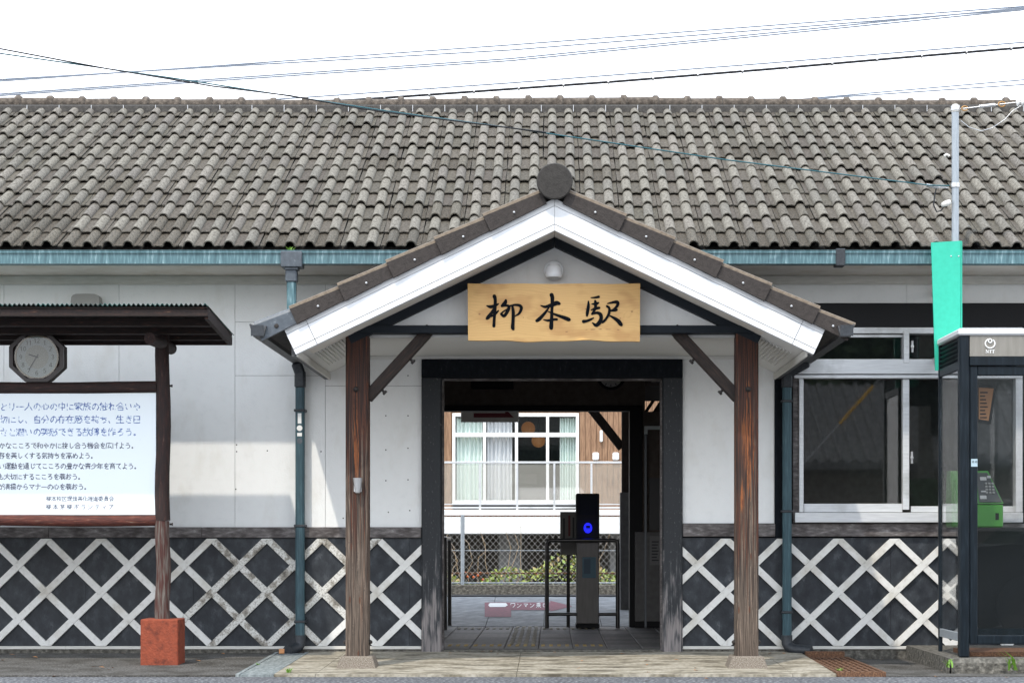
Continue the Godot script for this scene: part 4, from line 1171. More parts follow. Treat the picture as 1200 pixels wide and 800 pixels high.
# ------------------------------------------------------------------ across the tracks
func beyond_the_tracks() -> void:
	var rng := RandomNumberGenerator.new()
	rng.seed = 77
	var z := -12.5
	struct(bx("kerb", Vector3(-40, -0.8, -12.75), Vector3(40, PY(685, z), z), M.old_concrete, null, 0.01))
	var fn := thing("chain_link_fence", Vector3(0, PY(685, z), -12.6), "galvanised chain link fence with rusty rails beyond the tracks", "fence")
	var zf := -12.58
	var top := PY(604, zf); var bot := PY(685.5, zf)
	for k in 5:
		var x := PX(542, zf) + (k - 2) * 2.0
		var b := MB.new()
		b.tube([Vector3(x, bot - 0.05, zf), Vector3(x, top + 0.01, zf)], 0.03, 8)
		part("fence_post", b, M.steel, fn)
	for y in [604.5, 645, 671.5, 683]:
		var b := MB.new()
		b.tube([Vector3(-4.6, PY(y, zf), zf), Vector3(4.6, PY(y, zf), zf)], 0.014 if y != 645 else 0.006, 6)
		part("fence_rail", b, M.rust if y == 604.5 or y == 671.5 else M.steel, fn)
	var ms := MB.new()
	var hgt := top - bot
	var n := int(9.2 / 0.09)
	for k in range(-12, n):
		var x := -4.6 + k * 0.09
		for s in [-1.0, 1.0]:
			var a := Vector3(x if s > 0 else x + hgt * 0.9, bot, zf + 0.02 + s * 0.002); var c := Vector3(x + hgt * 0.9 if s > 0 else x, top, zf + 0.02 + s * 0.002)
			ms.bar(a, c, 0.0032, 0.0032, Vector3(0, 0, 1))
	tag(part("wire_mesh", ms, plain(L(0.48, 0.47, 0.44), 0.5, 0.2), fn), "", "", "", "stuff")
	# weeds, dry vines, a few orange flowers behind the fence
	var leaf := vcol(1.0, 0.6, 0.0, [[0.0, Color(0.8, 0.8, 0.8)], [1.0, Color.WHITE]])
	leaf.backlight_enabled = true
	leaf.backlight = Color(0.3, 0.35, 0.1)
	var wd := MB.new()
	for i in 3600:
		var x := rng.randf_range(-4.6, 4.6)
		var hmax := 0.34 + 0.18 * sin(x * 2.3 + 1.0) + 0.1 * sin(x * 6.1)
		var p := Vector3(x, 0.16 + hmax * pow(rng.randf(), 0.8), rng.randf_range(-13.6, -12.72))
		var a := rng.randf() * TAU
		var d := Vector3(cos(a), rng.randf_range(0.1, 1.2), sin(a)).normalized()
		var sd := d.cross(Vector3(rng.randf() - 0.5, rng.randf(), rng.randf() - 0.5)).normalized()
		var ln := rng.randf_range(0.05, 0.11); var wi := ln * 0.28
		var t := rng.randf()
		wd.tint = Color(0.22, 0.33, 0.05).lerp(Color(0.40, 0.44, 0.10), t) if rng.randf() < 0.85 else Color(0.42, 0.30, 0.13)
		var nn := d.cross(sd).normalized()
		wd.tri(p, p + d * ln * 0.5 + sd * wi, p + d * ln, nn, nn, nn)
		wd.tri(p, p + d * ln, p + d * ln * 0.5 - sd * wi, nn, nn, nn)
	var wo := part("weeds", wd, leaf, null, true)
	tag(wo, "green weeds growing behind the chain link fence", "weeds", "", "stuff")
	var vn := MB.new()
	for i in 60:
		var x := rng.randf_range(-4.4, 4.4)
		var p := [Vector3(x, 0.2, -12.85)]
		for k in 4: p.append(p[-1] + Vector3(rng.randf_range(-0.12, 0.12), rng.randf_range(0.1, 0.32), rng.randf_range(-0.05, 0.04)))
		vn.tube(p, 0.006, 4, false, 0.003)
	tag(part("dry_vines", vn, plain(L(0.38, 0.27, 0.16), 0.9)), "dry brown vine stalks climbing behind the chain link fence", "vines", "", "stuff")
	var fr := MB.new()
	for q in [[545, 671], [552, 672], [560, 674], [563, 671.5], [555, 676], [548, 675.5], [629, 672], [566, 679]]:
		fr.lathe(P(q[0], q[1], -12.66), Vector3(0, 0, 1), [[0.0, -0.005], [0.02, 0.0], [0.022, 0.008], [0.006, 0.016], [0.0, 0.016]], 7)
	tag(part("orange_flowers", fr, plain(L(0.62, 0.14, 0.03), 0.6)), "small orange flowers low among the weeds at the fence", "flowers", "", "stuff")
	# building behind: raised floor, timber cladding, white windows, balcony rail
	var zb := -18.0
	var fb := thing("timber_clad_building", Vector3(0, 0, zb), "brown timber clad building with white windows and balcony across the tracks", "building")
	var wood := mat([[0.0, L(0.15, 0.082, 0.045)], [0.5, L(0.26, 0.15, 0.085)], [1.0, L(0.33, 0.2, 0.118)]], Vector3(3, 0.3, 3), 0.75, 0.1, {"freq": 0.02})
	var white := plain(L(0.74, 0.75, 0.74), 0.5)
	var wl := PX(530, zb); var wr := PX(678.5, zb); var wt := PY(484, zb); var wb := PY(591, zb)
	var wall := MB.new()
	wall.box(Vector3(-7, 1.45, zb - 0.2), Vector3(wl, 5.6, zb - 0.03))
	wall.box(Vector3(wr, 1.45, zb - 0.2), Vector3(7, 5.6, zb - 0.03))
	wall.box(Vector3(wl, wt, zb - 0.2), Vector3(wr, 5.6, zb - 0.03))
	part("wall", wall, wood, fb)
	for k in 140:
		var x := -7.0 + k * 0.1
		if x + 0.09 > wl - 0.01 and x < wr + 0.01:
			bx("cladding_board", Vector3(x, wt + 0.03, zb - 0.03), Vector3(x + 0.092, 5.6, zb - 0.004), wood, fb)
		else:
			bx("cladding_board", Vector3(x, 1.45, zb - 0.03), Vector3(x + 0.092, 5.6, zb - 0.004), wood, fb)
	bx("roof_slab", Vector3(-7.4, 5.6, zb - 6), Vector3(7.4, 5.8, zb + 0.5), white, fb)
	bx("side_wall", Vector3(-7, 1.45, zb - 6), Vector3(-6.8, 5.6, zb - 0.2), wood, fb)
	bx("side_wall", Vector3(6.8, 1.45, zb - 6), Vector3(7, 5.6, zb - 0.2), wood, fb)
	bx("back_wall", Vector3(-7, 0, zb - 6.2), Vector3(7, 5.6, zb - 6), M.dark_room, fb)
	bx("room_floor", Vector3(-7, 1.2, zb - 6), Vector3(7, 1.44, zb - 0.03), M.dark_room, fb)
	bx("floor_slab", Vector3(-7, PY(625.5, zb + 1.0), zb - 0.02), Vector3(7, PY(597, zb + 1.0), zb + 1.0), white, fb, 0.01)
	var grey := mat([[0.0, L(0.20, 0.20, 0.20)], [1.0, L(0.28, 0.28, 0.275)]], Vector3.ONE * 0.5, 0.9)
	for x in [-6.3, -4.0, PX(598, zb), PX(722, zb) + 0.1, 3.3, 5.6]:
		bx("pier", Vector3(x - 0.21, 0, zb - 0.4), Vector3(x + 0.21, 1.2, zb + 0.02), grey, fb, 0.01)
	bx("underfloor_wall", Vector3(-7, 0, zb - 2.1), Vector3(7, 1.2, zb - 2.0), M.dark_room, fb)
	var wi := group_part("window", Vector3((wl + wr) / 2, (wt + wb) / 2, zb), fb)
	for y in [[484, 488], [507, 512], [586, 591]]: bx("frame_rail", Vector3(wl, PY(y[1], zb), zb - 0.1), Vector3(wr, PY(y[0], zb), zb + 0.02), white, wi, 0.006)
	for x in [530.0, 566.0, 603.5, 640.0, 675.0]: bx("frame_stile", Vector3(PX(x, zb), wb, zb - 0.1), Vector3(PX(x + 3.5, zb), wt, zb + 0.018), white, wi, 0.006)
	for i in 4:
		var xs := [530.0, 566.0, 603.5, 640.0, 675.0]
		for y in [[488, 507], [512, 586]]:
			pbox("pane", xs[i] + 3.5, y[0], xs[i + 1], y[1], zb - 0.06, zb - 0.055, M.glass, wi)
	# curtains: pleated sheets
	for q in [[534, 565, 489, 590, 0], [570, 600, 489, 590, 1], [656, 675, 489, 590, 0]]:
		var cm := plain(L(0.84, 0.94, 0.89) if q[4] == 0 else L(0.80, 0.82, 0.83), 0.9)
		cm.backlight_enabled = true
		cm.backlight = Color(0.12, 0.14, 0.13)
		var b := MB.new()
		var m := 46
		for k in m:
			var x0 := lerpf(q[0], q[1], float(k) / m); var x1 := lerpf(q[0], q[1], float(k + 1) / m)
			var f0 := 0.035 * sin(k * 0.85) + 0.015 * sin(k * 0.31 + 1.0); var f1 := 0.035 * sin((k + 1) * 0.85) + 0.015 * sin((k + 1) * 0.31 + 1.0)
			var za := zb - 0.14 + f0; var zc := zb - 0.14 + f1
			var A := Vector3(PX(x0, zb), PY(q[3], zb), za); var B := Vector3(PX(x1, zb), PY(q[3], zb), zc)
			var nn := Vector3(-(zc - za), 0, B.x - A.x).normalized()
			b.face([A, B, Vector3(B.x, PY(q[2], zb), zc), Vector3(A.x, PY(q[2], zb), za)], nn)
		part("curtain", b, cm, fb)
	# balcony rail with glass infill
	var zr := zb + 0.92
	var br := group_part("balcony_rail", Vector3(0, 2, zr), fb)
	bx("top_rail", Vector3(-7, PY(543, zr), zr - 0.04), Vector3(7, PY(540.5, zr), zr), M.aluminium, br, 0.006)
	for y in [[590, 591.5], [593.5, 595.5]]: bx("bottom_rail", Vector3(-7, PY(y[1], zr), zr - 0.03), Vector3(7, PY(y[0], zr), zr), M.aluminium, br)
	for k in 22:
		var x := PX(562.5, zr) + (k - 9) * 0.648
		bx("baluster", Vector3(x - 0.018, PY(597, zr), zr - 0.035), Vector3(x + 0.018, PY(543, zr), zr - 0.002), M.aluminium, br)
		if k > 3 and k < 17: bx("glass_infill", Vector3(x + 0.02, PY(589.5, zr), zr - 0.02), Vector3(x + 0.628, PY(543.5, zr), zr - 0.014), glass(Color(0.75, 0.74, 0.70), 0.22), br)
	for q in [[619, 502, 8], [631, 516, 8]]:
		var p := P(q[0], q[1], zb - 1.2)
		var pl := thing("pendant_lamp", p, "round amber pendant lamp inside the timber clad building's window", "lamp", "amber pendant lamps")
		var am := plain(L(0.42, 0.25, 0.09), 0.5)
		am.emission_enabled = true
		am.emission = Color(0.8, 0.5, 0.2)
		am.emission_energy_multiplier = 0.12
		var b := MB.new()
		var prof := []
		for k in 11: prof.append([0.13 * sin(PI * k / 10.0), -0.13 * cos(PI * k / 10.0)])
		b.lathe(p, Vector3.UP, prof, 16)
		part("lamp_globe", b, am, pl)
		var c := MB.new()
		c.tube([p + Vector3(0, 0.12, 0), Vector3(p.x, 5.6, p.z)], 0.006, 5)
		part("cord", c, M.wire_black, pl)
	for q in [[694.5, 530, 702, 539], [718, 530, 725.5, 539]]:
		pbox("vent_cover", q[0], q[1], q[2], q[3], zb - 0.003, zb + 0.08, white, fb, 0.02)
	pbox("wall_light", 703, 504, 706.5, 517.5, zb - 0.003, zb + 0.07, white, fb, 0.02)

# ------------------------------------------------------------------ across the street, seen only in the window panes
func opposite() -> void:
	var rng := RandomNumberGenerator.new()
	rng.seed = 13
	for q in [[4.2, 14.5, 27.0, 2.6, 4.5]]:
		var h := thing("street_house", Vector3((q[0] + q[1]) / 2, 0, q[2] + 3), "grey plastered house with tiled roof facing the station across the street", "house")
		bx("wall", Vector3(q[0] + 0.6, -0.05, q[2]), Vector3(q[1] - 0.6, q[3], q[2] + 6), mat([[0.0, L(0.13, 0.11, 0.09)], [1.0, L(0.22, 0.19, 0.16)]], Vector3.ONE * 0.5, 0.9), h)
		var b := MB.new()
		b.prism(PackedVector2Array([Vector2(q[2] - 0.8, q[3] - 0.1), Vector2(q[2] + 3, q[4]), Vector2(q[2] + 6.8, q[3] - 0.1), Vector2(q[2] + 6.8, q[3] + 0.05), Vector2(q[2] + 3, q[4] + 0.16), Vector2(q[2] - 0.8, q[3] + 0.05)]), Vector3.ZERO, Vector3(0, 0, 1), Vector3.UP, -q[1], -q[0])
		var n := int((q[1] - q[0]) / 0.3)
		for k in n:
			var x: float = q[0] + 0.15 + k * 0.3
			b.tube([Vector3(x, q[3] + 0.06, q[2] - 0.8), Vector3(x, q[4] + 0.17, q[2] + 3)], 0.07, 6)
		part("roof", b, mat([[0.0, L(0.06, 0.06, 0.06)], [1.0, L(0.16, 0.16, 0.16)]], Vector3.ONE * 0.7, 0.8), h)
		for k in 3:
			bx("window", Vector3(q[0] + 1.5 + k * 2.8, 0.9, q[2] - 0.03), Vector3(q[0] + 3.2 + k * 2.8, 2.2, q[2] - 0.002), M.dark_room, h)
	for q in [[5.0, 37.0, 9.5], [8.5, 39.0, 10.5], [12.0, 37.5, 10.0], [15.5, 39.5, 10.5]]:
		var t := thing("broadleaf_tree", Vector3(q[0], 0, q[1]), "tall dark broadleaf tree standing behind the houses across the street", "tree", "trees across the street")
		var b := MB.new()
		b.tube([Vector3(q[0], -0.1, q[1]), Vector3(q[0] + 0.2, q[2] * 0.35, q[1]), Vector3(q[0], q[2] * 0.8, q[1])], 0.28, 8, true, 0.06)
		for k in 7:
			var a := k * 0.9
			b.tube([Vector3(q[0] + 0.1, q[2] * (0.3 + k * 0.06), q[1]), Vector3(q[0] + cos(a) * 2.0, q[2] * (0.45 + k * 0.06), q[1] + sin(a) * 2.0)], 0.1, 5, false, 0.03)
		part("trunk", b, M.brace, t)
		var c := MB.new()
		for k in 5200:
			var dir := Vector3(rng.randf_range(-1, 1), rng.randf_range(-1, 1), rng.randf_range(-1, 1)).normalized()
			var p := Vector3(q[0], q[2] * 0.62, q[1]) + dir * Vector3(4.2, q[2] * 0.4, 3.2) * pow(rng.randf(), 0.4) * (0.8 + 0.25 * sin(dir.x * 7.0) * sin(dir.y * 6.0 + 1.0))
			var u := Vector3(rng.randf() - 0.5, rng.randf() - 0.5, rng.randf() - 0.5).normalized() * 0.3
			var w := u.cross(dir).normalized() * 0.2
			var nn := u.cross(w).normalized()
			c.face([p - u, p + w, p + u, p - w], nn)
		part("crown", c, plain(L(0.035, 0.065, 0.02), 0.7), t)
	# utility pole across the street with a yellow sheathed wire, mirrored in the office window
	var up := thing("utility_pole", Vector3(7.1, -0.05, 20), "grey concrete utility pole with crossarm across the street from the station", "utility pole")
	var b := MB.new()
	b.tube([Vector3(7.1, -0.05, 20), Vector3(7.1, 9.0, 20)], 0.16, 14, true, 0.11)
	part("shaft", b, M.old_concrete, up)
	bx("crossarm", Vector3(6.2, 8.3, 19.95), Vector3(8.0, 8.4, 20.05), M.steel, up)
	for x in [6.3, 6.8, 7.4, 7.9]:
		var n := MB.new()
		n.lathe(Vector3(x, 8.4, 20), Vector3.UP, [[0.03, 0.0], [0.05, 0.06], [0.03, 0.12], [0.0, 0.13]], 10)
		part("insulator", n, M.white_print, up)
	var gw := thing("sheathed_guy_wire", Vector3(5.4, 3.2, 20), "guy wire with bright yellow sheath slanting from the utility pole across the street", "wire")
	var g := MB.new()
	g.tube([Vector3(2.6, -0.05, 20), Vector3(7.0, 4.85, 20)], 0.012, 6)
	part("strand", g, M.zinc, gw)
	var y := MB.new()
	y.tube([Vector3(5.45, 3.124, 20), Vector3(6.1, 3.85, 20)], 0.026, 8)
	part("sheath", y, plain(L(0.8, 0.42, 0.02), 0.5), gw)
	# dark saloon parked across the forecourt, mirrored in the booth's door
	var pc := thing("parked_car", Vector3(6.3, -0.047, 8.0), "dark grey saloon car parked across the forecourt from the telephone booth", "car")
	var paint := plain(L(0.02, 0.022, 0.026), 0.25)
	var body := MB.new()
	body.prism(PackedVector2Array([Vector2(-2.15, 0.28), Vector2(-1.75, 0.22), Vector2(1.8, 0.22), Vector2(2.15, 0.32), Vector2(2.2, 0.62), Vector2(2.05, 0.82), Vector2(1.1, 0.92), Vector2(-1.5, 0.95), Vector2(-2.1, 0.9), Vector2(-2.22, 0.6)]), Vector3(6.3, -0.05, 8.0), Vector3.RIGHT, Vector3.UP, -0.82, 0.82)
	part("body", body, paint, pc)
	var cab := MB.new()
	loft(cab, [Vector3(4.85, 0.89, 7.25), Vector3(7.45, 0.86, 7.25), Vector3(7.45, 0.86, 8.75), Vector3(4.85, 0.89, 8.75)], [Vector3(5.35, 1.38, 7.4), Vector3(6.75, 1.40, 7.4), Vector3(6.75, 1.40, 8.6), Vector3(5.35, 1.38, 8.6)])
	part("cabin", cab, plain(L(0.01, 0.012, 0.014), 0.12), pc)
	bx("roof", Vector3(5.36, 1.37, 7.39), Vector3(6.74, 1.43, 8.61), paint, pc, 0.02)
	for x in [4.95, 7.65]:
		for z in [7.15, 8.85]:
			var wh := MB.new()
			wh.lathe(Vector3(x, 0.26, z - 0.1), Vector3(0, 0, 1), [[0.0, 0.0], [0.2, 0.0], [0.31, 0.02], [0.31, 0.18], [0.2, 0.2], [0.0, 0.2]], 20)
			part("wheel", wh, M.wire_black, pc)
			var hub := MB.new()
			hub.lathe(Vector3(x, 0.26, z - 0.104), Vector3(0, 0, 1), [[0.0, 0.0], [0.18, 0.0], [0.18, 0.208], [0.0, 0.208]], 14)
			part("hubcap", hub, M.iron, pc)
	for z in [7.3, 8.7]:
		bx("headlight", Vector3(8.42, 0.52, z - 0.16), Vector3(8.50, 0.64, z + 0.16), M.white_print, pc, 0.02)
		bx("tail_light", Vector3(4.08, 0.6, z - 0.14), Vector3(4.12, 0.74, z + 0.14), M.red_paint, pc, 0.01)

# ------------------------------------------------------------------ lettering: strokes on a 10 by 10 grid, each stroke a run of x y digits
const GL := {
	"と": "3144 8345273989", "の": "524628162351839679", "に": "1119 4383 464898", "し": "31375986", "を": "2282 50255467 8446385989",
	"ち": "1383 403564867849", "き": "2281 2483 4076 274979", "さ": "1383 4076 264979", "い": "122738 7286", "で": "1281 81545789 7485 8495",
	"て": "1281 81545789", "る": "217125648679494768", "ろ": "21712564867849", "う": "3161 2463857849", "。": "1827382918", "、": "1729",
	"か": "1363665948 4118 7295", "が": "1363665948 4118 7295 8091", "な": "1252 3016 7294 646849385789", "こ": "2272 263888", "や": "1563848656 4152 2359",
	"ら": "4061 322664867849", "げ": "1119 4383 707679 8091", "よ": "5383 505739284789", "く": "713579", "す": "1292 50553634545739", "じ": "31375986 6273 8193",
	"も": "4037598886 1363 1565", "お": "1362 3038181664867859 7193", "め": "2248 614628163363958869", "れ": "3039 124217 1753736898", "り": "2126 717659",
	"マ": "129256 3468", "ナ": "1393 505739", "ー": "1595", "ボ": "1292 5059 3417 6486 8091", "ラ": "2181 14847749", "ン": "1233 195793", "テ": "2181 1494 545739", "ィ": "8336 5559", "ア": "119164 535629", "ワ": "1411919559",
	"一": "0595", "人": "504509 5399", "心": "1407 32387876 5163 8396", "中": "1282 1216 8286 1686 5059", "家": "03019193 5051 2373 5314 445549 5417 5528 8365 5599",
	"族": "2022 0242 2209 144439 6052 6191 6354 5595 737659 7699", "触": "2003 1219 124249 1444 1646 5292955552 7078 5998", "合": "5004 5094 3474 2686892926",
	"切": "0443 202847 52928978 7249", "自": "5032 2282 2229 8289 2484 2686 2989", "分": "4005 6095 25857969 5529", "存": "0292 4006 2429 5484656959 4696",
	"在": "0292 4006 2429 4595 6369 4999", "感": "1191 1106 2353 2454562624 6096 8365 1709 37397978 8798", "持": "0232 202918 0635 4292 6064 4494 4696 858979 5768",
	"生": "2004 2282 5059 2585 0999", "日": "1181891911 1585", "潤": "0112 0415 0926 3139 315153 3353 9199 7191 717393 5585 5787 5989 6569", "実": "03019193 5051 2272 2474 0696 525619 5699",
	"故": "0242 2025 0545490905 6054 6292 8259 6499", "郷": "200323062609 4161654541 4363 454967 7079 7091849687", "作": "2005 1319 5034 4292 6269 6595 6797",
	"和": "4011 0353 2129 2407 2446 6393986863", "接": "0232 202918 0635 6061 4292 5354 8374 4595 655789 8549", "機": "0232 2029 2306 2335 50426344 80729374 4595 638997 9669 5549",
	"会": "5004 5094 3474 1696 462978 7789", "広": "5051 1191 1109 533887 7699", "野": "0040440400 0242 2029 0646 0949 519173 6374 559587 757969",
	"美": "3041 7061 1191 2383 1595 5155 0696 5519 5699", "気": "3013 2191 3383 15758998 5619 2659", "高": "5051 0191 3373753533 19169699 4767694947",
	"運": "0112 042417 09275999 32309092 4282 4383854543 3797 6168", "動": "4011 0252 1343461613 2129 0757 0959 63938978 707459", "通": "0112 042417 09275999 408061 48428288 4484 4686 6168",
	"豊": "2124848121 4044 6064 0595 3676783836 0999", "青": "1191 5054 2282 0494 29258589 2787", "少": "5055 3215 7294 845819", "年": "3004 2292 2484 2427 0797 5259",
	"育": "5051 0191 412473 6284 29258589 2787", "大": "0393 504609 5599", "養": "3041 6051 1191 2282 0494 4407 6497 3575773735 373958 6799", "清": "0112 0415 0926 3191 6064 4282 3494 49458589 4787",
	"掃": "0232 202918 0635 40808343 4181 46459596 49478789 6569", "柳": "0232 2029 2306 2335 514247 4765 616749 7179 71919686", "本": "0292 5059 5208 5298 3777",
	"校": "0232 2029 2306 2335 6062 4292 5345 8395 8549 5599", "区": "0191 1119 1999 7237 3387", "環": "0131 0434 0837 2128 4090924240 4393 5484865654 6649 6699",
	"境": "0333 2028 0938 6061 4191 4393 5484875754 5686 5749 777998", "化": "3005 2329 9355 50589896", "推": "0232 202918 0635 6044 5259 5292 5494 5696 5999 7279",
	"進": "0112 042417 09275999 5033 4248 4292 4494 4696 4898 6268", "委": "7021 0292 5054 4205 5295 0696 442889 7619", "員": "3070723230 2383872723 2484 2686 4719 6799",
	"芽": "0191 3032 7072 2383 332595 636959 6519", "乗": "7021 0292 0595 3137 7177 5059 5509 5599", "口": "1282881812",
}

func draw_text(im: Image, text: String, x: float, y: float, step: float, size: float, thick: float, ink: Color, fade: FastNoiseLite = null) -> void:
	for i in text.length():
		if not GL.has(text[i]): continue
		var ox := x + i * step; var k := size / 9.0
		for s in GL[text[i]].split(" "):
			for j in range(0, s.length() - 2, 2):
				var a := Vector2(ox + int(s[j]) * k, y + int(s[j + 1]) * k)
				var b := Vector2(ox + int(s[j + 2]) * k, y + int(s[j + 3]) * k)
				var n := int(a.distance_to(b) * 1.4) + 1
				for t in n + 1:
					var p := a.lerp(b, float(t) / n)
					var r := thick
					for yy in range(int(p.y - r - 1), int(p.y + r + 2)):
						for xx in range(int(p.x - r - 1), int(p.x + r + 2)):
							if xx < 0 or yy < 0 or xx >= im.get_width() or yy >= im.get_height(): continue
							var cov := clampf(r + 0.5 - Vector2(xx, yy).distance_to(p), 0.0, 1.0)
							if fade: cov *= clampf(0.72 + 1.5 * fade.get_noise_2d(xx, yy), 0.0, 1.0)
							if cov <= 0.0: continue
							var o := im.get_pixel(xx, yy)
							im.set_pixel(xx, yy, Color(minf(o.r, lerpf(0.875, ink.r, cov)), minf(o.g, lerpf(0.9, ink.g, cov)), minf(o.b, lerpf(0.92, ink.b, cov))))

# ------------------------------------------------------------------ notice board with clock
func log_bar(called: String, a: Vector3, b: Vector3, r: float, m: Material, parent: Node3D, sd := 1) -> MeshInstance3D:   # slightly crooked debarked log lying along its own y axis
	var q := MB.new()
	var ln := a.distance_to(b)
	var pts := []
	for k in 9:
		var t := float(k) / 8
		pts.append(Vector3(0.006 * sin(t * 9 + sd), -ln / 2 + ln * t, 0.006 * cos(t * 7 + sd * 2.0)))
	q.tube(pts, r * 1.03, 16, true, r * 0.97)
	var o := MeshInstance3D.new()
	o.name = called
	o.mesh = q.mesh(Vector3.ZERO)
	o.material_override = m
	parent.add_child(o, true)
	o.position = (a + b) / 2.0 - where(parent)
	var y := (b - a).normalized()
	var x := y.cross(Vector3(0, 0, 1) if absf(y.z) < 0.9 else Vector3.UP).normalized()
	o.basis = Basis(x, y, x.cross(y))
	return o

func notice_board() -> void:
	var zc := 1.09
	var xr := PX(190.5, zc); var xl := -5.78
	var nb := thing("notice_board", Vector3((xl + xr) / 2, 0, zc), "log framed notice board with white lettered panel and small corrugated roof", "notice board")
	for x in [xl, xr]:
		log_bar("post", Vector3(x, 0.28, zc), Vector3(x, PY(610, zc), zc), 0.058, M.log_grey, nb, 3)
		log_bar("post", Vector3(x, PY(610, zc), zc), Vector3(x, 2.58, zc), 0.057, M.log, nb, 3)
		var bb := MB.new()
		bb.box(Vector3(x - 0.147, gy(1.1) - 0.05, zc - 0.14), Vector3(x + 0.147, PY(725.5, zc + 0.14), zc + 0.14), 0.007)
		var foot := part("concrete_foot", bb, M.red_paint, nb)
		foot.set_meta("label", "vermilion painted concrete block footing")
		log_bar("cross_log", Vector3(x, PY(397, 1.55) + 0.005, 0.80), Vector3(x, PY(397, 1.55) + 0.005, 1.55), 0.046, M.log, nb, 5)
	log_bar("rail", Vector3(xl, PY(454, zc), zc), Vector3(xr - 0.045, PY(454, zc), zc), 0.047, M.log, nb, 2)
	log_bar("rail", Vector3(xl, PY(609.5, zc), zc), Vector3(xr - 0.045, PY(609.5, zc), zc), 0.046, M.log_red, nb, 7)
	for q in [[199.5, 452], [200, 614]]:
		var b := MB.new()
		b.lathe(P(q[0], q[1], zc), Vector3.RIGHT, [[0.008, -0.01], [0.008, 0.008], [0.012, 0.008], [0.012, 0.014], [0, 0.015]], 8)
		part("rail_bolt", b, M.iron, nb)
	# printed panel
	var zp := 1.115
	var pr := PX(182.3, zp); var pl := -5.71
	var k := 500.0
	var W := int((pr - pl) * k); var H := int((PY(461, zp) - PY(603, zp)) * k)
	var im := Image.create(W, H, false, Image.FORMAT_RGB8)
	im.fill(Color(0.885, 0.91, 0.925))
	var f := FastNoiseLite.new()
	f.seed = 8; f.frequency = 0.045; f.fractal_octaves = 3
	var bl := Color(0.11, 0.24, 0.52); var bk := Color(0.10, 0.125, 0.20)
	var s := k * (DIST - zp) / F
	var tx := func(x: float) -> float: return W + (x - 182.3) * s
	var ty := func(y: float) -> float: return (y - 461.0) * s
	draw_text(im, "とり一人の心の中に家族の触れ合いや", tx.call(-0.8), ty.call(471.6), 9.76 * s, 8.6 * s, 1.5, bl, f)
	draw_text(im, "切にし、自分の存在感を持ち、生き日", tx.call(-0.8), ty.call(486.6), 9.76 * s, 8.6 * s, 1.5, bl, f)
	draw_text(im, "さと潤いの実感できる故郷を作ろう。", tx.call(-0.8), ty.call(501.4), 9.76 * s, 8.6 * s, 1.5, bl, f)
	draw_text(im, "かなこころで和やかに接し合う機会を広げよう。", tx.call(-1.5), ty.call(518.4), 7.36 * s, 6.6 * s, 1.15, bk)
	draw_text(im, "野を美しくする気持ちを高めよう。", tx.call(-2.2), ty.call(530.2), 7.18 * s, 6.6 * s, 1.15, bk)
	draw_text(im, "い運動を通じてこころの豊かな青少年を育てよう。", tx.call(-2.0), ty.call(542.4), 7.2 * s, 6.6 * s, 1.15, bk)
	draw_text(im, "も大切にするこころを養おう。", tx.call(-3.0), ty.call(554.8), 7.2 * s, 6.6 * s, 1.15, bk)
	draw_text(im, "が清掃からマナーの心を養おう。", tx.call(-3.0), ty.call(566.6), 7.2 * s, 6.6 * s, 1.15, bk)
	draw_text(im, "柳本校区環境美化推進委員会", tx.call(53.6), ty.call(581.4), 6.13 * s, 5.3 * s, 0.85, bk)
	draw_text(im, "柳本芽柳ボランティア", tx.call(53.4), ty.call(590.8), 8.15 * s, 5.4 * s, 0.9, bk)
	for i in 900:                      # scuffs and specks of grime, densest along the panel's edges
		var h := hash(i * 7919)
		var x := (h % W); var y := (h / 4099) % H
		if i % 3 == 0: y = [0, H - 1][i % 2] + (h / 17) % 9 * (1 if i % 2 == 0 else -1)
		if x >= 0 and y >= 0 and x < W and y < H: im.set_pixel(x, y, im.get_pixel(x, y).darkened(0.18))
	var pm := StandardMaterial3D.new()
	pm.albedo_texture = ImageTexture.create_from_image(im)
	pm.roughness = 0.35
	var pb := MB.new()
	pb.prism(rect(pl, PY(603, zp), pr, PY(461, zp)), Vector3.ZERO, Vector3.RIGHT, Vector3.UP, zp - 0.03, zp, true)
	part("lettered_panel", pb, pm, nb)
	# roof: frame boards, purlins, corrugated sheet falling slightly to the back
	var zf := 1.85; var zr := 0.76
	var yf := PY(357.5, zf); var yr := PY(390, zr)
	var ex := PX(243, zf); var wx := -6.25
	var rt := group_part("board_roof", Vector3((wx + ex) / 2, yf, 1.1), nb)
	var slope := (yf - yr) / (zf - zr)
	var yat := func(z: float) -> float: return yr + (z - zr) * slope
	bx("front_board", Vector3(wx, PY(370.5, zf), zf - 0.03), Vector3(ex, PY(362.5, zf), zf), M.board_wood, rt, 0.003)
	bx("rear_board", Vector3(wx, yat.call(zr) - 0.10, zr), Vector3(ex, yat.call(zr) - 0.03, zr + 0.03), M.board_wood, rt, 0.003)
	for x in [wx, ex - 0.03]:
		var b := MB.new()
		b.prism(PackedVector2Array([Vector2(zr + 0.031, yat.call(zr) - 0.10), Vector2(zf - 0.031, yat.call(zf) - 0.10), Vector2(zf - 0.031, yat.call(zf) - 0.028), Vector2(zr + 0.031, yat.call(zr) - 0.028)]), Vector3.ZERO, Vector3(0, 0, 1), Vector3.UP, -x - 0.03, -x)
		part("side_board", b, M.board_wood, rt)
	for z in [0.95, 1.2, 1.52]:
		bx("purlin", Vector3(wx + 0.031, yat.call(z) - 0.095, z - 0.03), Vector3(ex - 0.031, yat.call(z) - 0.035, z + 0.03), M.board_wood, rt, 0.003)
	var decking := MB.new()
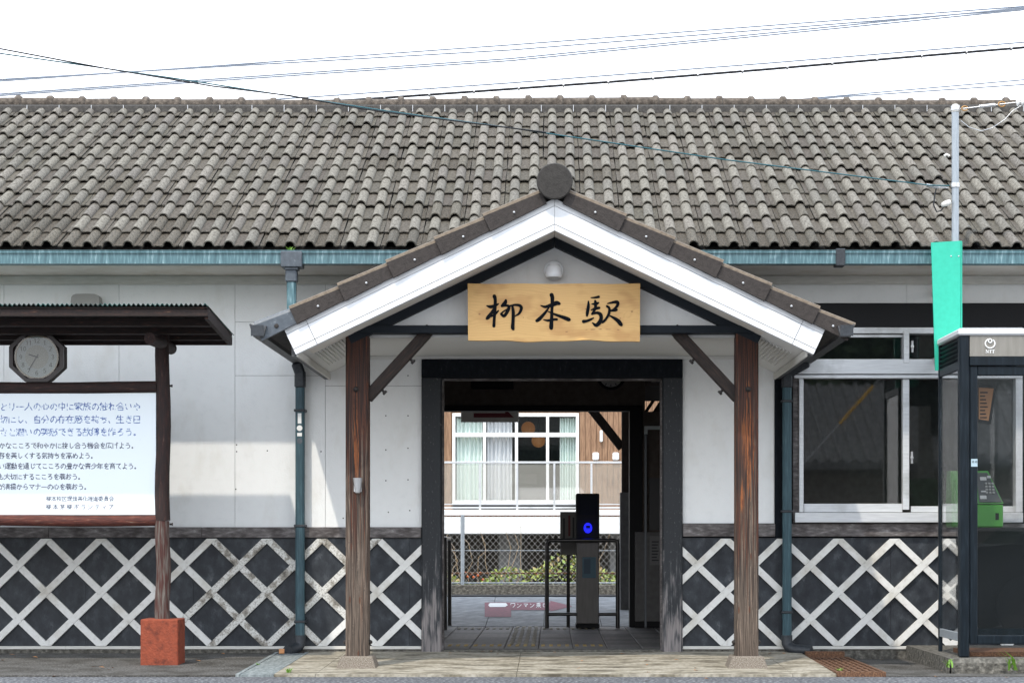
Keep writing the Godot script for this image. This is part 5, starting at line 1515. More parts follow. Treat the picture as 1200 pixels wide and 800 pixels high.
	decking.prism(PackedVector2Array([Vector2(zr + 0.002, yat.call(zr) - 0.026), Vector2(zf - 0.004, yat.call(zf) - 0.026), Vector2(zf - 0.004, yat.call(zf) - 0.012), Vector2(zr + 0.002, yat.call(zr) - 0.012)]), Vector3.ZERO, Vector3(0, 0, 1), Vector3.UP, -ex, -wx)
	part("decking", decking, M.board_wood, rt)
	var sh := MB.new()
	var step := 0.0355 / 6.0
	var n := int((ex + 0.01 - wx) / step)
	for i in n:
		var xa := wx + i * step; var xb := xa + step
		var ya := 0.009 * sin(TAU * i / 6.0); var yb := 0.009 * sin(TAU * (i + 1) / 6.0)
		var nn := Vector3(-(yb - ya), step, 0).normalized()
		var z0 := zr - 0.05; var z1 := zf + 0.03
		var A := Vector3(xa, yat.call(z1) + ya, z1); var B := Vector3(xb, yat.call(z1) + yb, z1)
		var C := Vector3(xb, yat.call(z0) + yb, z0); var D := Vector3(xa, yat.call(z0) + ya, z0)
		sh.face([A, B, C, D], nn)
		var dn := Vector3(0, -0.003, 0)
		sh.face([A + dn, B + dn, C + dn, D + dn], -nn)
		sh.face([A, B, B + dn, A + dn], Vector3(0, 0, 1))
	part("corrugated_sheet", sh, M.green_sheet, rt)
	# clock standing on the upper rail
	var zk := 1.12
	var c := P(42, 418, zk)
	var ck := thing("octagonal_clock", P(42, 447, zk), "octagonal wooden clock with pale dial above the lettered notice panel", "clock")
	var oct := PackedVector2Array(); var inn := PackedVector2Array()
	for i in 8:
		var a := TAU * (i + 0.5) / 8
		oct.append(Vector2(cos(a) * 0.232, sin(a) * 0.212)); inn.append(Vector2(cos(a) * 0.198, sin(a) * 0.181))
	var bk2 := MB.new()
	bk2.prism(oct, c + Vector3(0, 0, -0.11), Vector3.RIGHT, Vector3.UP, 0.0, 0.09)
	part("case", bk2, M.board_wood, ck)
	var fr := MB.new()
	for i in 8:
		var j := (i + 1) % 8
		fr.prism(PackedVector2Array([oct[i] * 0.998, oct[j] * 0.998, inn[j], inn[i]]), c + Vector3(0, 0, -0.019), Vector3.RIGHT, Vector3.UP, 0.0, 0.022)
	part("frame", fr, mat([[0.0, L(0.010, 0.005, 0.0045)], [1.0, L(0.022, 0.010, 0.008)]], Vector3.ONE * 4, 0.4), ck)
	var rim := MB.new()
	rim.lathe(c + Vector3(0, 0, -0.019), Vector3(0, 0, 1), [[0.172, 0.0], [0.172, 0.012], [0.162, 0.012], [0.16, 0.004]], 40)
	part("rim", rim, plain(L(0.12, 0.10, 0.07), 0.35, 0.5), ck)
	var di := MB.new()
	di.lathe(c + Vector3(0, 0, -0.019), Vector3(0, 0, 1), [[0.16, 0.0], [0.16, 0.004], [0.0, 0.0041]], 40)
	part("dial", di, plain(L(0.17, 0.195, 0.183), 0.5), ck)
	var di2 := MB.new()
	di2.lathe(c + Vector3(0, 0, -0.0148), Vector3(0, 0, 1), [[0.092, 0.0], [0.092, 0.001], [0.0, 0.0011]], 32)
	part("dial_centre", di2, plain(L(0.155, 0.16, 0.132), 0.5), ck)
	var font := SystemFont.new()
	font.font_names = PackedStringArray(["Droid Sans"])
	for h in 12:
		var tm := TextMesh.new()
		tm.text = str(h if h > 0 else 12)
		tm.font = font
		tm.font_size = 32
		tm.pixel_size = 0.00145
		tm.depth = 0.001
		var o := MeshInstance3D.new()
		o.name = "numeral"
		o.mesh = tm
		o.material_override = M.black
		ck.add_child(o, true)
		o.position = c + Vector3(sin(TAU * h / 12.0) * 0.126, cos(TAU * h / 12.0) * 0.126, -0.0135) - where(ck)
	for q in [[Vector2(-0.062, 0.02), 0.009], [Vector2(-0.06, -0.1), 0.007]]:
		var b := MB.new()
		b.bar(c + Vector3(-q[0].x * 0.2, -q[0].y * 0.2, -0.010 + q[1] * 0.2), c + Vector3(q[0].x, q[0].y, -0.010 + q[1] * 0.2), q[1], 0.002, Vector3(0, 0, 1))
		part("hand", b, M.black, ck)
	var gl := MB.new()
	gl.lathe(c + Vector3(0, 0, -0.004), Vector3(0, 0, 1), [[0.175, 0.0], [0.175, 0.002], [0.0, 0.0021]], 40)
	part("glass", gl, M.glass, ck)

# ------------------------------------------------------------------ telephone booth
func booth() -> void:
	var xl := 3.08; var xr := 3.98; var zr := 0.87; var zf := 1.67; var y0 := 0.077; var y1 := 2.497
	# rough concrete base
	var bs := MB.new()
	var rng := RandomNumberGenerator.new()
	rng.seed = 3
	var n := 26
	var front := []
	for i in n + 1:
		front.append(Vector3(lerpf(2.985, 4.3, float(i) / n), 0, 1.83 + rng.randf_range(-0.02, 0.012)))
	for i in n:
		var a: Vector3 = front[i]; var b: Vector3 = front[i + 1]
		var t0 := 0.062 + rng.randf_range(-0.006, 0.0)
		bs.face([Vector3(a.x, 0.066, 0.03), Vector3(b.x, 0.066, 0.03), Vector3(b.x, 0.066, b.z - 0.03), Vector3(a.x, 0.066, a.z - 0.03)], Vector3.UP)
		bs.face([Vector3(a.x, 0.066, a.z - 0.03), Vector3(b.x, 0.066, b.z - 0.03), Vector3(b.x, t0 - 0.025, b.z), Vector3(a.x, t0 - 0.025, a.z)], Vector3(0, 0.8, 0.6))
		bs.face([Vector3(a.x, t0 - 0.025, a.z), Vector3(b.x, t0 - 0.025, b.z), Vector3(b.x, -0.08, b.z + 0.01), Vector3(a.x, -0.08, a.z + 0.01)], Vector3(rng.randf_range(-0.3, 0.3), 0.1, 1).normalized())
	bs.face([Vector3(2.985, 0.066, 0.03), Vector3(2.985, 0.066, 1.8), Vector3(2.985, 0.04, 1.83), Vector3(2.965, -0.08, 1.83), Vector3(2.965, -0.08, 0.03)], Vector3.LEFT)
	bs.face([Vector3(4.3, 0.066, 0.03), Vector3(4.3, 0.066, 1.83), Vector3(4.3, -0.08, 1.83), Vector3(4.3, -0.08, 0.03)], Vector3.RIGHT)
	var base := part("concrete_base", bs, M.old_concrete)
	tag(base, "rough chipped concrete slab carrying the telephone booth", "slab")
	var bo := thing("telephone_booth", Vector3((xl + xr) / 2, 0.066, (zr + zf) / 2), "dark framed glass telephone booth with grey roof on a concrete slab", "phone booth")
	for x in [xl, xr - 0.077]: bx("front_post", Vector3(x, 0.066, zf - 0.075), Vector3(x + 0.077, y1, zf), M.booth, bo, 0.01)
	for x in [xl, xr - 0.03]: bx("rear_post", Vector3(x, 0.066, zr), Vector3(x + 0.03, y1, zr + 0.035), M.booth, bo, 0.004)
	var cap := MB.new()
	cap.box(Vector3(xl - 0.01, y1 + 0.001, zr - 0.01), Vector3(xr + 0.01, 2.551, zf + 0.012), 0.012)
	part("roof", cap, plain(L(0.58, 0.59, 0.60), 0.4), bo)
	# front: header panel, rails, door frame
	var fx0 := xl + 0.078; var fx1 := xr - 0.078
	bx("header_panel", Vector3(fx0, PY(417.5, zf), zf - 0.04), Vector3(fx1, y1 - 0.001, zf - 0.004), M.booth_head, bo, 0.002)
	bx("header_rail", Vector3(fx0, PY(428, zf), zf - 0.06), Vector3(fx1, PY(418, zf), zf - 0.001), M.booth, bo, 0.003)
	var dr := group_part("door", Vector3((xl + xr) / 2, 1.2, zf), bo)
	for x in [fx0 + 0.004, fx1 - 0.062]: bx("stile", Vector3(x, PY(754.5, zf), zf - 0.055), Vector3(x + 0.058, PY(429, zf), zf - 0.014), M.booth, dr, 0.004)
	bx("top_rail", Vector3(fx0 + 0.063, PY(439.5, zf), zf - 0.055), Vector3(fx1 - 0.063, PY(429, zf), zf - 0.014), M.booth, dr, 0.004)
	bx("bottom_rail", Vector3(fx0 + 0.063, PY(754.5, zf), zf - 0.055), Vector3(fx1 - 0.063, PY(744.5, zf), zf - 0.014), M.booth, dr, 0.004)
	bx("pane", Vector3(fx0 + 0.063, PY(744.5, zf), zf - 0.038), Vector3(fx1 - 0.063, PY(439.5, zf), zf - 0.032), M.glass, dr)
	bx("sticker", Vector3(PX(1139, zf), PY(546.5, zf), zf - 0.0138), Vector3(PX(1146.5, zf), PY(537.5, zf), zf - 0.0125), plain(L(0.35, 0.45, 0.5), 0.5), dr)
	for q in [1141.0, 1144.5]:
		var b := MB.new()
		b.lathe(P(q, 541, zf - 0.0125), Vector3(0, 0, 1), [[0.008, 0], [0.008, 0.0008], [0.004, 0.0008]], 10)
		part("sticker_mark", b, M.black, dr)
	# sides: louvred top, glass, bottom rail
	for x in [xl + 0.004, xr - 0.03]:
		var sd := group_part("side_panel", Vector3(x, 1.3, (zr + zf) / 2), bo)
		bx("louvre_board", Vector3(x + 0.02, 2.252, zr + 0.036), Vector3(x + 0.026, y1 - 0.002, zf - 0.076), M.black, sd)
		for k in 5:
			var b := MB.new()
			var y := 2.33 + k * 0.034
			b.bar(Vector3(x + 0.008, y, zr + 0.037), Vector3(x + 0.008, y, zf - 0.077), 0.02, 0.006, Vector3(0.7, 0.7, 0))
			part("louvre_slat", b, M.booth, sd)
		bx("louvre_rail", Vector3(x, 2.245, zr + 0.036), Vector3(x + 0.019, 2.31, zf - 0.076), M.booth, sd, 0.003)
		bx("bottom_rail", Vector3(x, 0.185, zr + 0.036), Vector3(x + 0.026, 0.25, zf - 0.076), M.steel, sd, 0.003)
		bx("pane", Vector3(x + 0.010, 0.25, zr + 0.036), Vector3(x + 0.015, 2.245, zf - 0.076), M.glass, sd)
	bx("rear_rail", Vector3(xl + 0.031, 0.185, zr), Vector3(xr - 0.031, 0.25, zr + 0.03), M.booth, bo)
	bx("rear_rail", Vector3(xl + 0.031, 2.26, zr), Vector3(xr - 0.031, y1 - 0.002, zr + 0.03), M.booth, bo)
	bx("rear_pane", Vector3(xl + 0.031, 1.05, zr + 0.012), Vector3(xr - 0.031, 2.259, zr + 0.017), M.glass, bo)
	bx("rear_panel", Vector3(xl + 0.14, 0.251, zr + 0.008), Vector3(xr - 0.031, 1.045, zr + 0.028), M.black, bo)
	bx("shelf", Vector3(xl + 0.06, 1.02, zr + 0.03), Vector3(xr - 0.05, 1.05, zr + 0.4), M.black, bo, 0.004)
	bx("floor_tray", Vector3(xl + 0.1, 0.068, zr + 0.1), Vector3(xr - 0.1, 0.10, zf - 0.1), M.rust, bo)
	# ring emblem and initials on the header
	var em := MB.new()
	var c := P(1160.8, 402.5, zf - 0.002)
	var ring := []
	for k in 29:
		var a := PI / 2 - 0.42 + TAU * k / 28.0 * 0.93 + 0.22
		ring.append(c + Vector3(cos(a) * 0.036, sin(a) * 0.034, 0))
	em.tube(ring, 0.0055, 6)
	var curl := []
	for k in 13:
		var a := PI * 0.15 + PI * 1.7 * k / 12.0 + PI / 2
		curl.append(c + Vector3(cos(a) * 0.013, 0.020 + sin(a) * 0.014, 0.001))
	em.tube(curl, 0.005, 6)
	part("emblem", em, M.white_print, bo)
	var font := SystemFont.new()
	font.font_names = PackedStringArray(["Droid Serif"])
	font.font_weight = 700
	var tm := TextMesh.new()
	tm.text = "NTT"
	tm.font = font
	tm.font_size = 32
	tm.pixel_size = 0.00105
	tm.depth = 0.002
	var t := MeshInstance3D.new()
	t.name = "initials"
	t.mesh = tm
	t.material_override = M.white_print
	bo.add_child(t, true)
	t.position = P(1160.8, 411.8, zf - 0.002) - where(bo)
	# printed notice hanging inside
	var nt := MB.new()
	nt.prism(PackedVector2Array([Vector2(PX(1147, 0.93), PY(494, 0.93)), Vector2(PX(1162, 0.93), PY(497, 0.93)), Vector2(PX(1168, 0.93), PY(452, 0.93)), Vector2(PX(1147, 0.93), PY(451, 0.93))]), Vector3.ZERO, Vector3.RIGHT, Vector3.UP, 0.925, 0.93)
	var no := part("charge_notice", nt, M.black)
	tag(no, "black framed orange charge notice hanging inside the telephone booth", "notice")
	var no2 := MB.new()
	no2.prism(PackedVector2Array([Vector2(PX(1147.5, 0.93), PY(491, 0.93)), Vector2(PX(1159, 0.93), PY(493, 0.93)), Vector2(PX(1165, 0.93), PY(455, 0.93)), Vector2(PX(1147.5, 0.93), PY(454, 0.93))]), Vector3.ZERO, Vector3.RIGHT, Vector3.UP, 0.9305, 0.932)
	part("printed_sheet", no2, plain(L(0.42, 0.20, 0.08), 0.6), no)
	for k in 8:
		pbox("print_line", 1149, 459 + k * 4.2, 1158 - (k * 3) % 4, 460.6 + k * 4.2, 0.932, 0.933, M.black, no)
	# green telephone on the shelf
	var ph := thing("public_telephone", Vector3(3.36, 1.05, 1.05), "lime green public telephone on the shelf inside the booth", "telephone")
	var zp := 1.16; var zbk := 0.92
	var A := PX(1116, zp); var B := PX(1176.5, zp); var tB := PX(1162, zp)
	var body := MB.new()
	body.box(Vector3(A, 1.051, zbk), Vector3(B, PY(591, zp), zp), 0.01)
	loft(body, [Vector3(A, PY(590, zp), zbk), Vector3(B, PY(590, zp), zbk), Vector3(B, PY(590, zp), zp), Vector3(A, PY(590, zp), zp)], [Vector3(A + 0.01, PY(551, zp), zbk), Vector3(tB, PY(551, zp), zbk), Vector3(tB, PY(551, zp), zp - 0.11), Vector3(A + 0.01, PY(551, zp), zp - 0.11)])
	part("body", body, M.phone_green, ph)
	var fa := Vector3(0, PY(590, zp), zp); var fb := Vector3(0, PY(551, zp), zp - 0.11)
	var up := (fb - fa).normalized(); var nn := Vector3(1, 0, 0).cross(up).normalized()
	var pn := MB.new()
	pn.prism(PackedVector2Array([Vector2(PX(1148, zp), 0.01), Vector2(B - 0.012, 0.01), Vector2(tB - 0.008, 0.262), Vector2(PX(1148, zp), 0.262)]), fa, Vector3.RIGHT, up, 0.001, 0.008)
	part("key_panel", pn, plain(L(0.03, 0.032, 0.03), 0.4), ph)
	for i in 3:
		for j in 4:
			var b := MB.new()
			b.obox(fa + Vector3(PX(1158, zp) + i * 0.026, 0, 0) + up * (0.09 + j * 0.026) + nn * 0.011, Basis(Vector3.RIGHT, up, nn), Vector3(0.018, 0.016, 0.008), 0.002)
			part("key", b, plain(L(0.22, 0.22, 0.2), 0.5), ph)
	for q in [[1151, 0.05, 0.05, 0.03], [1152, 0.10, 0.04, 0.012], [1153, 0.21, 0.05, 0.03], [1160, 0.225, 0.03, 0.02]]:
		var b := MB.new()
		b.obox(fa + Vector3(PX(q[0], zp) + 0.015, 0, 0) + up * q[1] + nn * 0.010, Basis(Vector3.RIGHT, up, nn), Vector3(q[2], q[3], 0.005), 0.001)
		part("label_plate", b, plain(L(0.35, 0.35, 0.33), 0.5), ph)
	bx("coin_slot", Vector3(PX(1167, zp), PY(609, zp), zp), Vector3(PX(1171, zp), PY(601, zp), zp + 0.004), M.black, ph)
	var hs := MB.new()
	hs.tube([Vector3(A + 0.05, 1.16, zp + 0.02), Vector3(A + 0.05, 1.2, zp + 0.03), Vector3(A + 0.05, 1.38, zp - 0.01), Vector3(A + 0.05, 1.42, zp - 0.04)], 0.027, 10)
	part("handset", hs, plain(L(0.05, 0.24, 0.035), 0.4), ph)

# ------------------------------------------------------------------ service mast, sign blade, overhead wires
func wire(called: String, pts: Array, r: float, m: Material, label: String, group := "") -> void:
	var b := MB.new()
	b.tube(pts, r, 5, false)
	tag(part(called, b, m), label, "wire", group)

func mast_and_wires() -> void:
	var zm := 0.835
	var mx := PX(1120, zm)
	var ms := thing("service_mast", Vector3(mx, 2.4, zm), "grey steel service mast carrying a blank green sign blade at the eave", "mast")
	var b := MB.new()
	b.tube([Vector3(mx, 2.42, zm), Vector3(mx, PY(124, zm), zm)], 0.0285, 14)
	part("tube", b, M.steel, ms)
	var cp := MB.new()
	cp.lathe(Vector3(mx, PY(124, zm), zm), Vector3.UP, [[0.031, -0.05], [0.031, 0.0], [0.02, 0.012], [0, 0.014]], 14)
	part("cap", cp, M.sill, ms)
	for y in [127.0, 217.0]:
		var q := MB.new()
		q.lathe(Vector3(mx, PY(y, zm), zm), Vector3.UP, [[0.034, -0.018], [0.036, -0.018], [0.036, 0.018], [0.034, 0.018]], 14)
		part("clamp", q, M.zinc, ms)
	bx("wall_bracket", Vector3(mx - 0.02, 3.0, 0.0), Vector3(mx + 0.02, 3.04, zm), M.zinc, ms)
	bx("wall_bracket", Vector3(mx - 0.02, 2.44, 0.0), Vector3(mx + 0.02, 2.48, zm), M.zinc, ms)
	var zs := 0.885
	var sg := MB.new()
	sg.prism(PackedVector2Array([Vector2(PX(1096.5, zs), PY(434, zs)), Vector2(PX(1126, zs), PY(432, zs)), Vector2(PX(1126.5, zs), PY(282, zs)), Vector2(PX(1091.8, zs), PY(284, zs))]), Vector3.ZERO, Vector3.RIGHT, Vector3.UP, zs - 0.018, zs)
	var blade := part("sign_blade", sg, M.green_sign, ms)
	blade.set_meta("label", "blank turquoise green sign blade")
	var fold := MB.new()
	fold.prism(PackedVector2Array([Vector2(PX(1126.6, zs), PY(432, zs)), Vector2(PX(1128, zs), PY(431, zs)), Vector2(PX(1128, zs), PY(283, zs)), Vector2(PX(1127, zs), PY(282, zs))]), Vector3.ZERO, Vector3.RIGHT, Vector3.UP, zs - 0.022, zs + 0.004)
	part("blade_edge", fold, M.green_sign, ms)
	for y in [300.0, 410.0]:
		for x in [1115.0, 1124.0]:
			var sc := MB.new()
			sc.lathe(P(x, y, zs), Vector3(0, 0, 1), [[0.007, 0.0], [0.006, 0.003], [0.0, 0.004]], 8)
			part("screw", sc, M.zinc, ms)
	var en := MB.new()
	en.tube([P(1113, 183, zm), P(1110, 181, zm), P(1107, 183, zm)], 0.012, 8)
	en.lathe(P(1110, 238, zm + 0.03), Vector3(-0.7, -0.3, 0.3).normalized(), [[0.022, -0.03], [0.024, 0.02], [0.014, 0.05], [0, 0.052]], 10)
	part("cable_entry", en, M.sill, ms)
	# guy to the right of the mast head with turnbuckle and insulator
	var gw := thing("guy_wire", P(1160, 120, zm), "steel guy wire with turnbuckle and white insulator at the mast head", "wire")
	var g1 := MB.new()
	var ga := P(1126, 127.5, zm); var gb := P(1200, 119, zm + 0.15)
	g1.tube([ga, gb, gb + (gb - ga) * 8.0], 0.005, 6)
	part("strand", g1, M.zinc, gw)
	for q in [[0.07, 0.018], [0.66, 0.02]]:
		var p := ga.lerp(gb, q[0])
		var g2 := MB.new()
		var lp := []
		for k in 13: lp.append(p + Vector3(cos(TAU * k / 12.0) * q[1] * 1.4, sin(TAU * k / 12.0) * q[1], 0))
		g2.tube(lp, 0.005, 5)
		part("shackle", g2, plain(L(0.42, 0.22, 0.06), 0.5, 0.3), gw)
	var g3 := MB.new()
	g3.tube([ga.lerp(gb, 0.3), ga.lerp(gb, 0.55)], 0.014, 8)
	part("turnbuckle", g3, M.zinc, gw)
	var g4 := MB.new()
	for k in 3: g4.lathe(P(1193 + k * 5, 119.5, zm + 0.14), Vector3.RIGHT, [[0.012, -0.012], [0.034, 0.0], [0.034, 0.01], [0.012, 0.014]], 12)
	part("insulator", g4, M.white_print, gw)
	wire("slack_wire", [P(1126, 141, zm), P(1136, 149, zm), P(1150, 153.5, zm), P(1163, 150, zm), P(1178, 140, zm), P(1187, 130, zm), P(1200, 122, zm)], 0.0035, M.zinc, "loose white wire looping from the mast towards the insulator")
	# drop cable from the mast up to the left, with a lighter messenger
	var dl := []
	for q in [[1113, 217.5], [1090, 217], [850, 187], [600, 150], [450, 129.5], [340, 112.5], [200, 91], [0, 62.5], [-150, 39]]:
		dl.append(P(q[0], q[1], zm + (1113.0 - q[0]) / 1113.0 * 1.6))
	wire("drop_wire", dl, 0.0055, M.wire_teal, "thin teal drop wire crossing the tiled roof to the mast")
	var d2 := []
	for q in [[640, 155], [560, 145], [450, 131], [420, 126.5], [340, 112], [250, 101], [120, 79.5], [0, 57], [-150, 28]]:
		d2.append(P(q[0], q[1], zm + (1113.0 - q[0]) / 1113.0 * 1.6 + 0.02))
	wire("twisted_cable", d2, 0.006, M.wire_black, "black twisted service cable rising left over the ridge")
	var lp2 := MB.new()
	lp2.tube([P(1098, 219, zm), P(1096, 228, zm), P(1094.5, 240, zm), P(1098, 248, zm), P(1103, 247, zm), P(1108, 240, zm)], 0.006, 6)
	tag(part("cable_loop", lp2, M.wire_black), "black cable loop hanging at the mast's cable entry", "cable")
	var an := MB.new()
	an.tube([P(1086, 217, zm), P(1100, 219.5, zm)], 0.014, 8)
	an.tube([P(1100, 219.5, zm), P(1112, 220, zm)], 0.006, 6)
	tag(part("wire_anchor", an, M.zinc), "metal wire anchor holding the teal drop wire to the mast", "anchor")
	# lines along the railway behind the roof
	var far := -14.0
	for w in [[95, 52.5, 7.5], [93, 58.5, 10.5], [110, 68.5, 9.0], [112, 71, 11.5]]:
		wire("railway_wire", [P(-700, w[0] + 48, far), P(0, w[0], far), P(600, w[1], far), P(1200, w[2], far), P(1900, w[2] - 55, far)], 0.0135, M.wire_grey, "thin pale railway line wire high above the ridge", "thin railway wires")
	for w in [[112.5, 93.5], [114, 99]]:
		wire("railway_wire", [P(600, w[0] + 35, far), P(980, w[0], far), P(1200, w[1], far), P(1900, w[1] - 60, far)], 0.0125, M.wire_grey, "thin pale wire just above the ridge beside the mast", "low railway wires")
	var zc := -9.0
	var cable := []; var mess := []
	for q in [[-300, 172], [380, 119], [450, 114.5], [600, 104], [720, 95.5], [900, 81], [1050, 68], [1200, 55.5], [1900, -10]]:
		cable.append(P(q[0], q[1], zc))
	for q in [[-300, 158], [380, 112.5], [600, 97], [900, 74], [1200, 49.5], [1900, -10]]:
		mess.append(P(q[0], q[1], zc))
	var tc := thing("trunk_cable", P(700, 100, zc), "thick black trunk cable slung from a messenger wire behind the ridge", "cable")
	var t1 := MB.new()
	t1.tube(cable, 0.0175, 7, false)
	part("cable", t1, M.wire_black, tc)
	var t2 := MB.new()
	t2.tube(mess, 0.0115, 5, false)
	part("messenger", t2, M.wire_grey, tc)
	for k in 16:
		var x := 398.0 + k * 52.5
		var yc := 0.0; var ym := 0.0
		var cy := [[380, 119], [450, 114.5], [600, 104], [720, 95.5], [900, 81], [1050, 68], [1201, 55.5]]
		for i in cy.size() - 1:
			if x >= cy[i][0] and x <= cy[i + 1][0]: yc = lerpf(cy[i][1], cy[i + 1][1], (x - cy[i][0]) / float(cy[i + 1][0] - cy[i][0]))
		var my := [[380, 112.5], [600, 97], [900, 74], [1201, 49.5]]
		for i in my.size() - 1:
			if x >= my[i][0] and x <= my[i + 1][0]: ym = lerpf(my[i][1], my[i + 1][1], (x - my[i][0]) / float(my[i + 1][0] - my[i][0]))
		if yc == 0.0: continue
		var h := MB.new()
		h.tube([P(x - 2, ym, zc), P(x, yc + 2.5, zc)], 0.009, 5)
		h.lathe(P(x, yc, zc), Vector3.RIGHT, [[0.025, -0.012], [0.027, 0.0], [0.025, 0.012]], 8)
		part("hanger", h, M.zinc, tc)

# ------------------------------------------------------------------ carved name sign over the entrance
func brush(b: MB, pts: Array, map: Callable, z0: float, z1: float) -> void:   # brush stroke: pts are [x, y, half width]
	var fine := []
	for i in pts.size() - 1:
		var p0: Array = pts[maxi(i - 1, 0)]; var p1: Array = pts[i]; var p2: Array = pts[i + 1]; var p3: Array = pts[mini(i + 2, pts.size() - 1)]
		for k in 6:
			var t := k / 6.0
			var q := []
			for c in 3: q.append(0.5 * (2.0 * p1[c] + (p2[c] - p0[c]) * t + (2.0 * p0[c] - 5.0 * p1[c] + 4.0 * p2[c] - p3[c]) * t * t + (3.0 * p1[c] - p0[c] - 3.0 * p2[c] + p3[c]) * t * t * t))
			fine.append(q)
	fine.append(pts[-1])
	var poly := PackedVector2Array()
	var lefts := []; var rights := []
	for i in fine.size():
		var a: Array = fine[maxi(i - 1, 0)]; var c: Array = fine[mini(i + 1, fine.size() - 1)]
		var d := Vector2(c[0] - a[0], c[1] - a[1]).normalized()
		var o: Vector2 = Vector2(-d.y, d.x) * fine[i][2]
		lefts.append(Vector2(fine[i][0], fine[i][1]) + o); rights.append(Vector2(fine[i][0], fine[i][1]) - o)
	var quads := []
	for i in fine.size() - 1: quads.append(PackedVector2Array([lefts[i], lefts[i + 1], rights[i + 1], rights[i]]))
	for i in fine.size():
		var disc := PackedVector2Array()
		for k in 12: disc.append(Vector2(fine[i][0], fine[i][1]) + Vector2(cos(TAU * k / 12), sin(TAU * k / 12)) * fine[i][2] * 0.98)
		quads.append(disc)
	var whole: Array = [quads[0]]
	for i in range(1, quads.size()):
		var r := Geometry2D.merge_polygons(whole[0], quads[i])
		var best: PackedVector2Array = r[0]
		for q in r:
			if not Geometry2D.is_polygon_clockwise(q) and q.size() >= best.size(): best = q
		whole[0] = best
	for q in whole[0]: poly.append(map.call(q))
	if Geometry2D.triangulate_polygon(poly).is_empty():
		for qd in quads:
			var w := PackedVector2Array()
			for q in qd: w.append(map.call(q))
			if not Geometry2D.triangulate_polygon(w).is_empty(): b.prism(w, Vector3.ZERO, Vector3.RIGHT, Vector3.UP, z0, z1)
	else:
		b.prism(poly, Vector3.ZERO, Vector3.RIGHT, Vector3.UP, z0, z1)

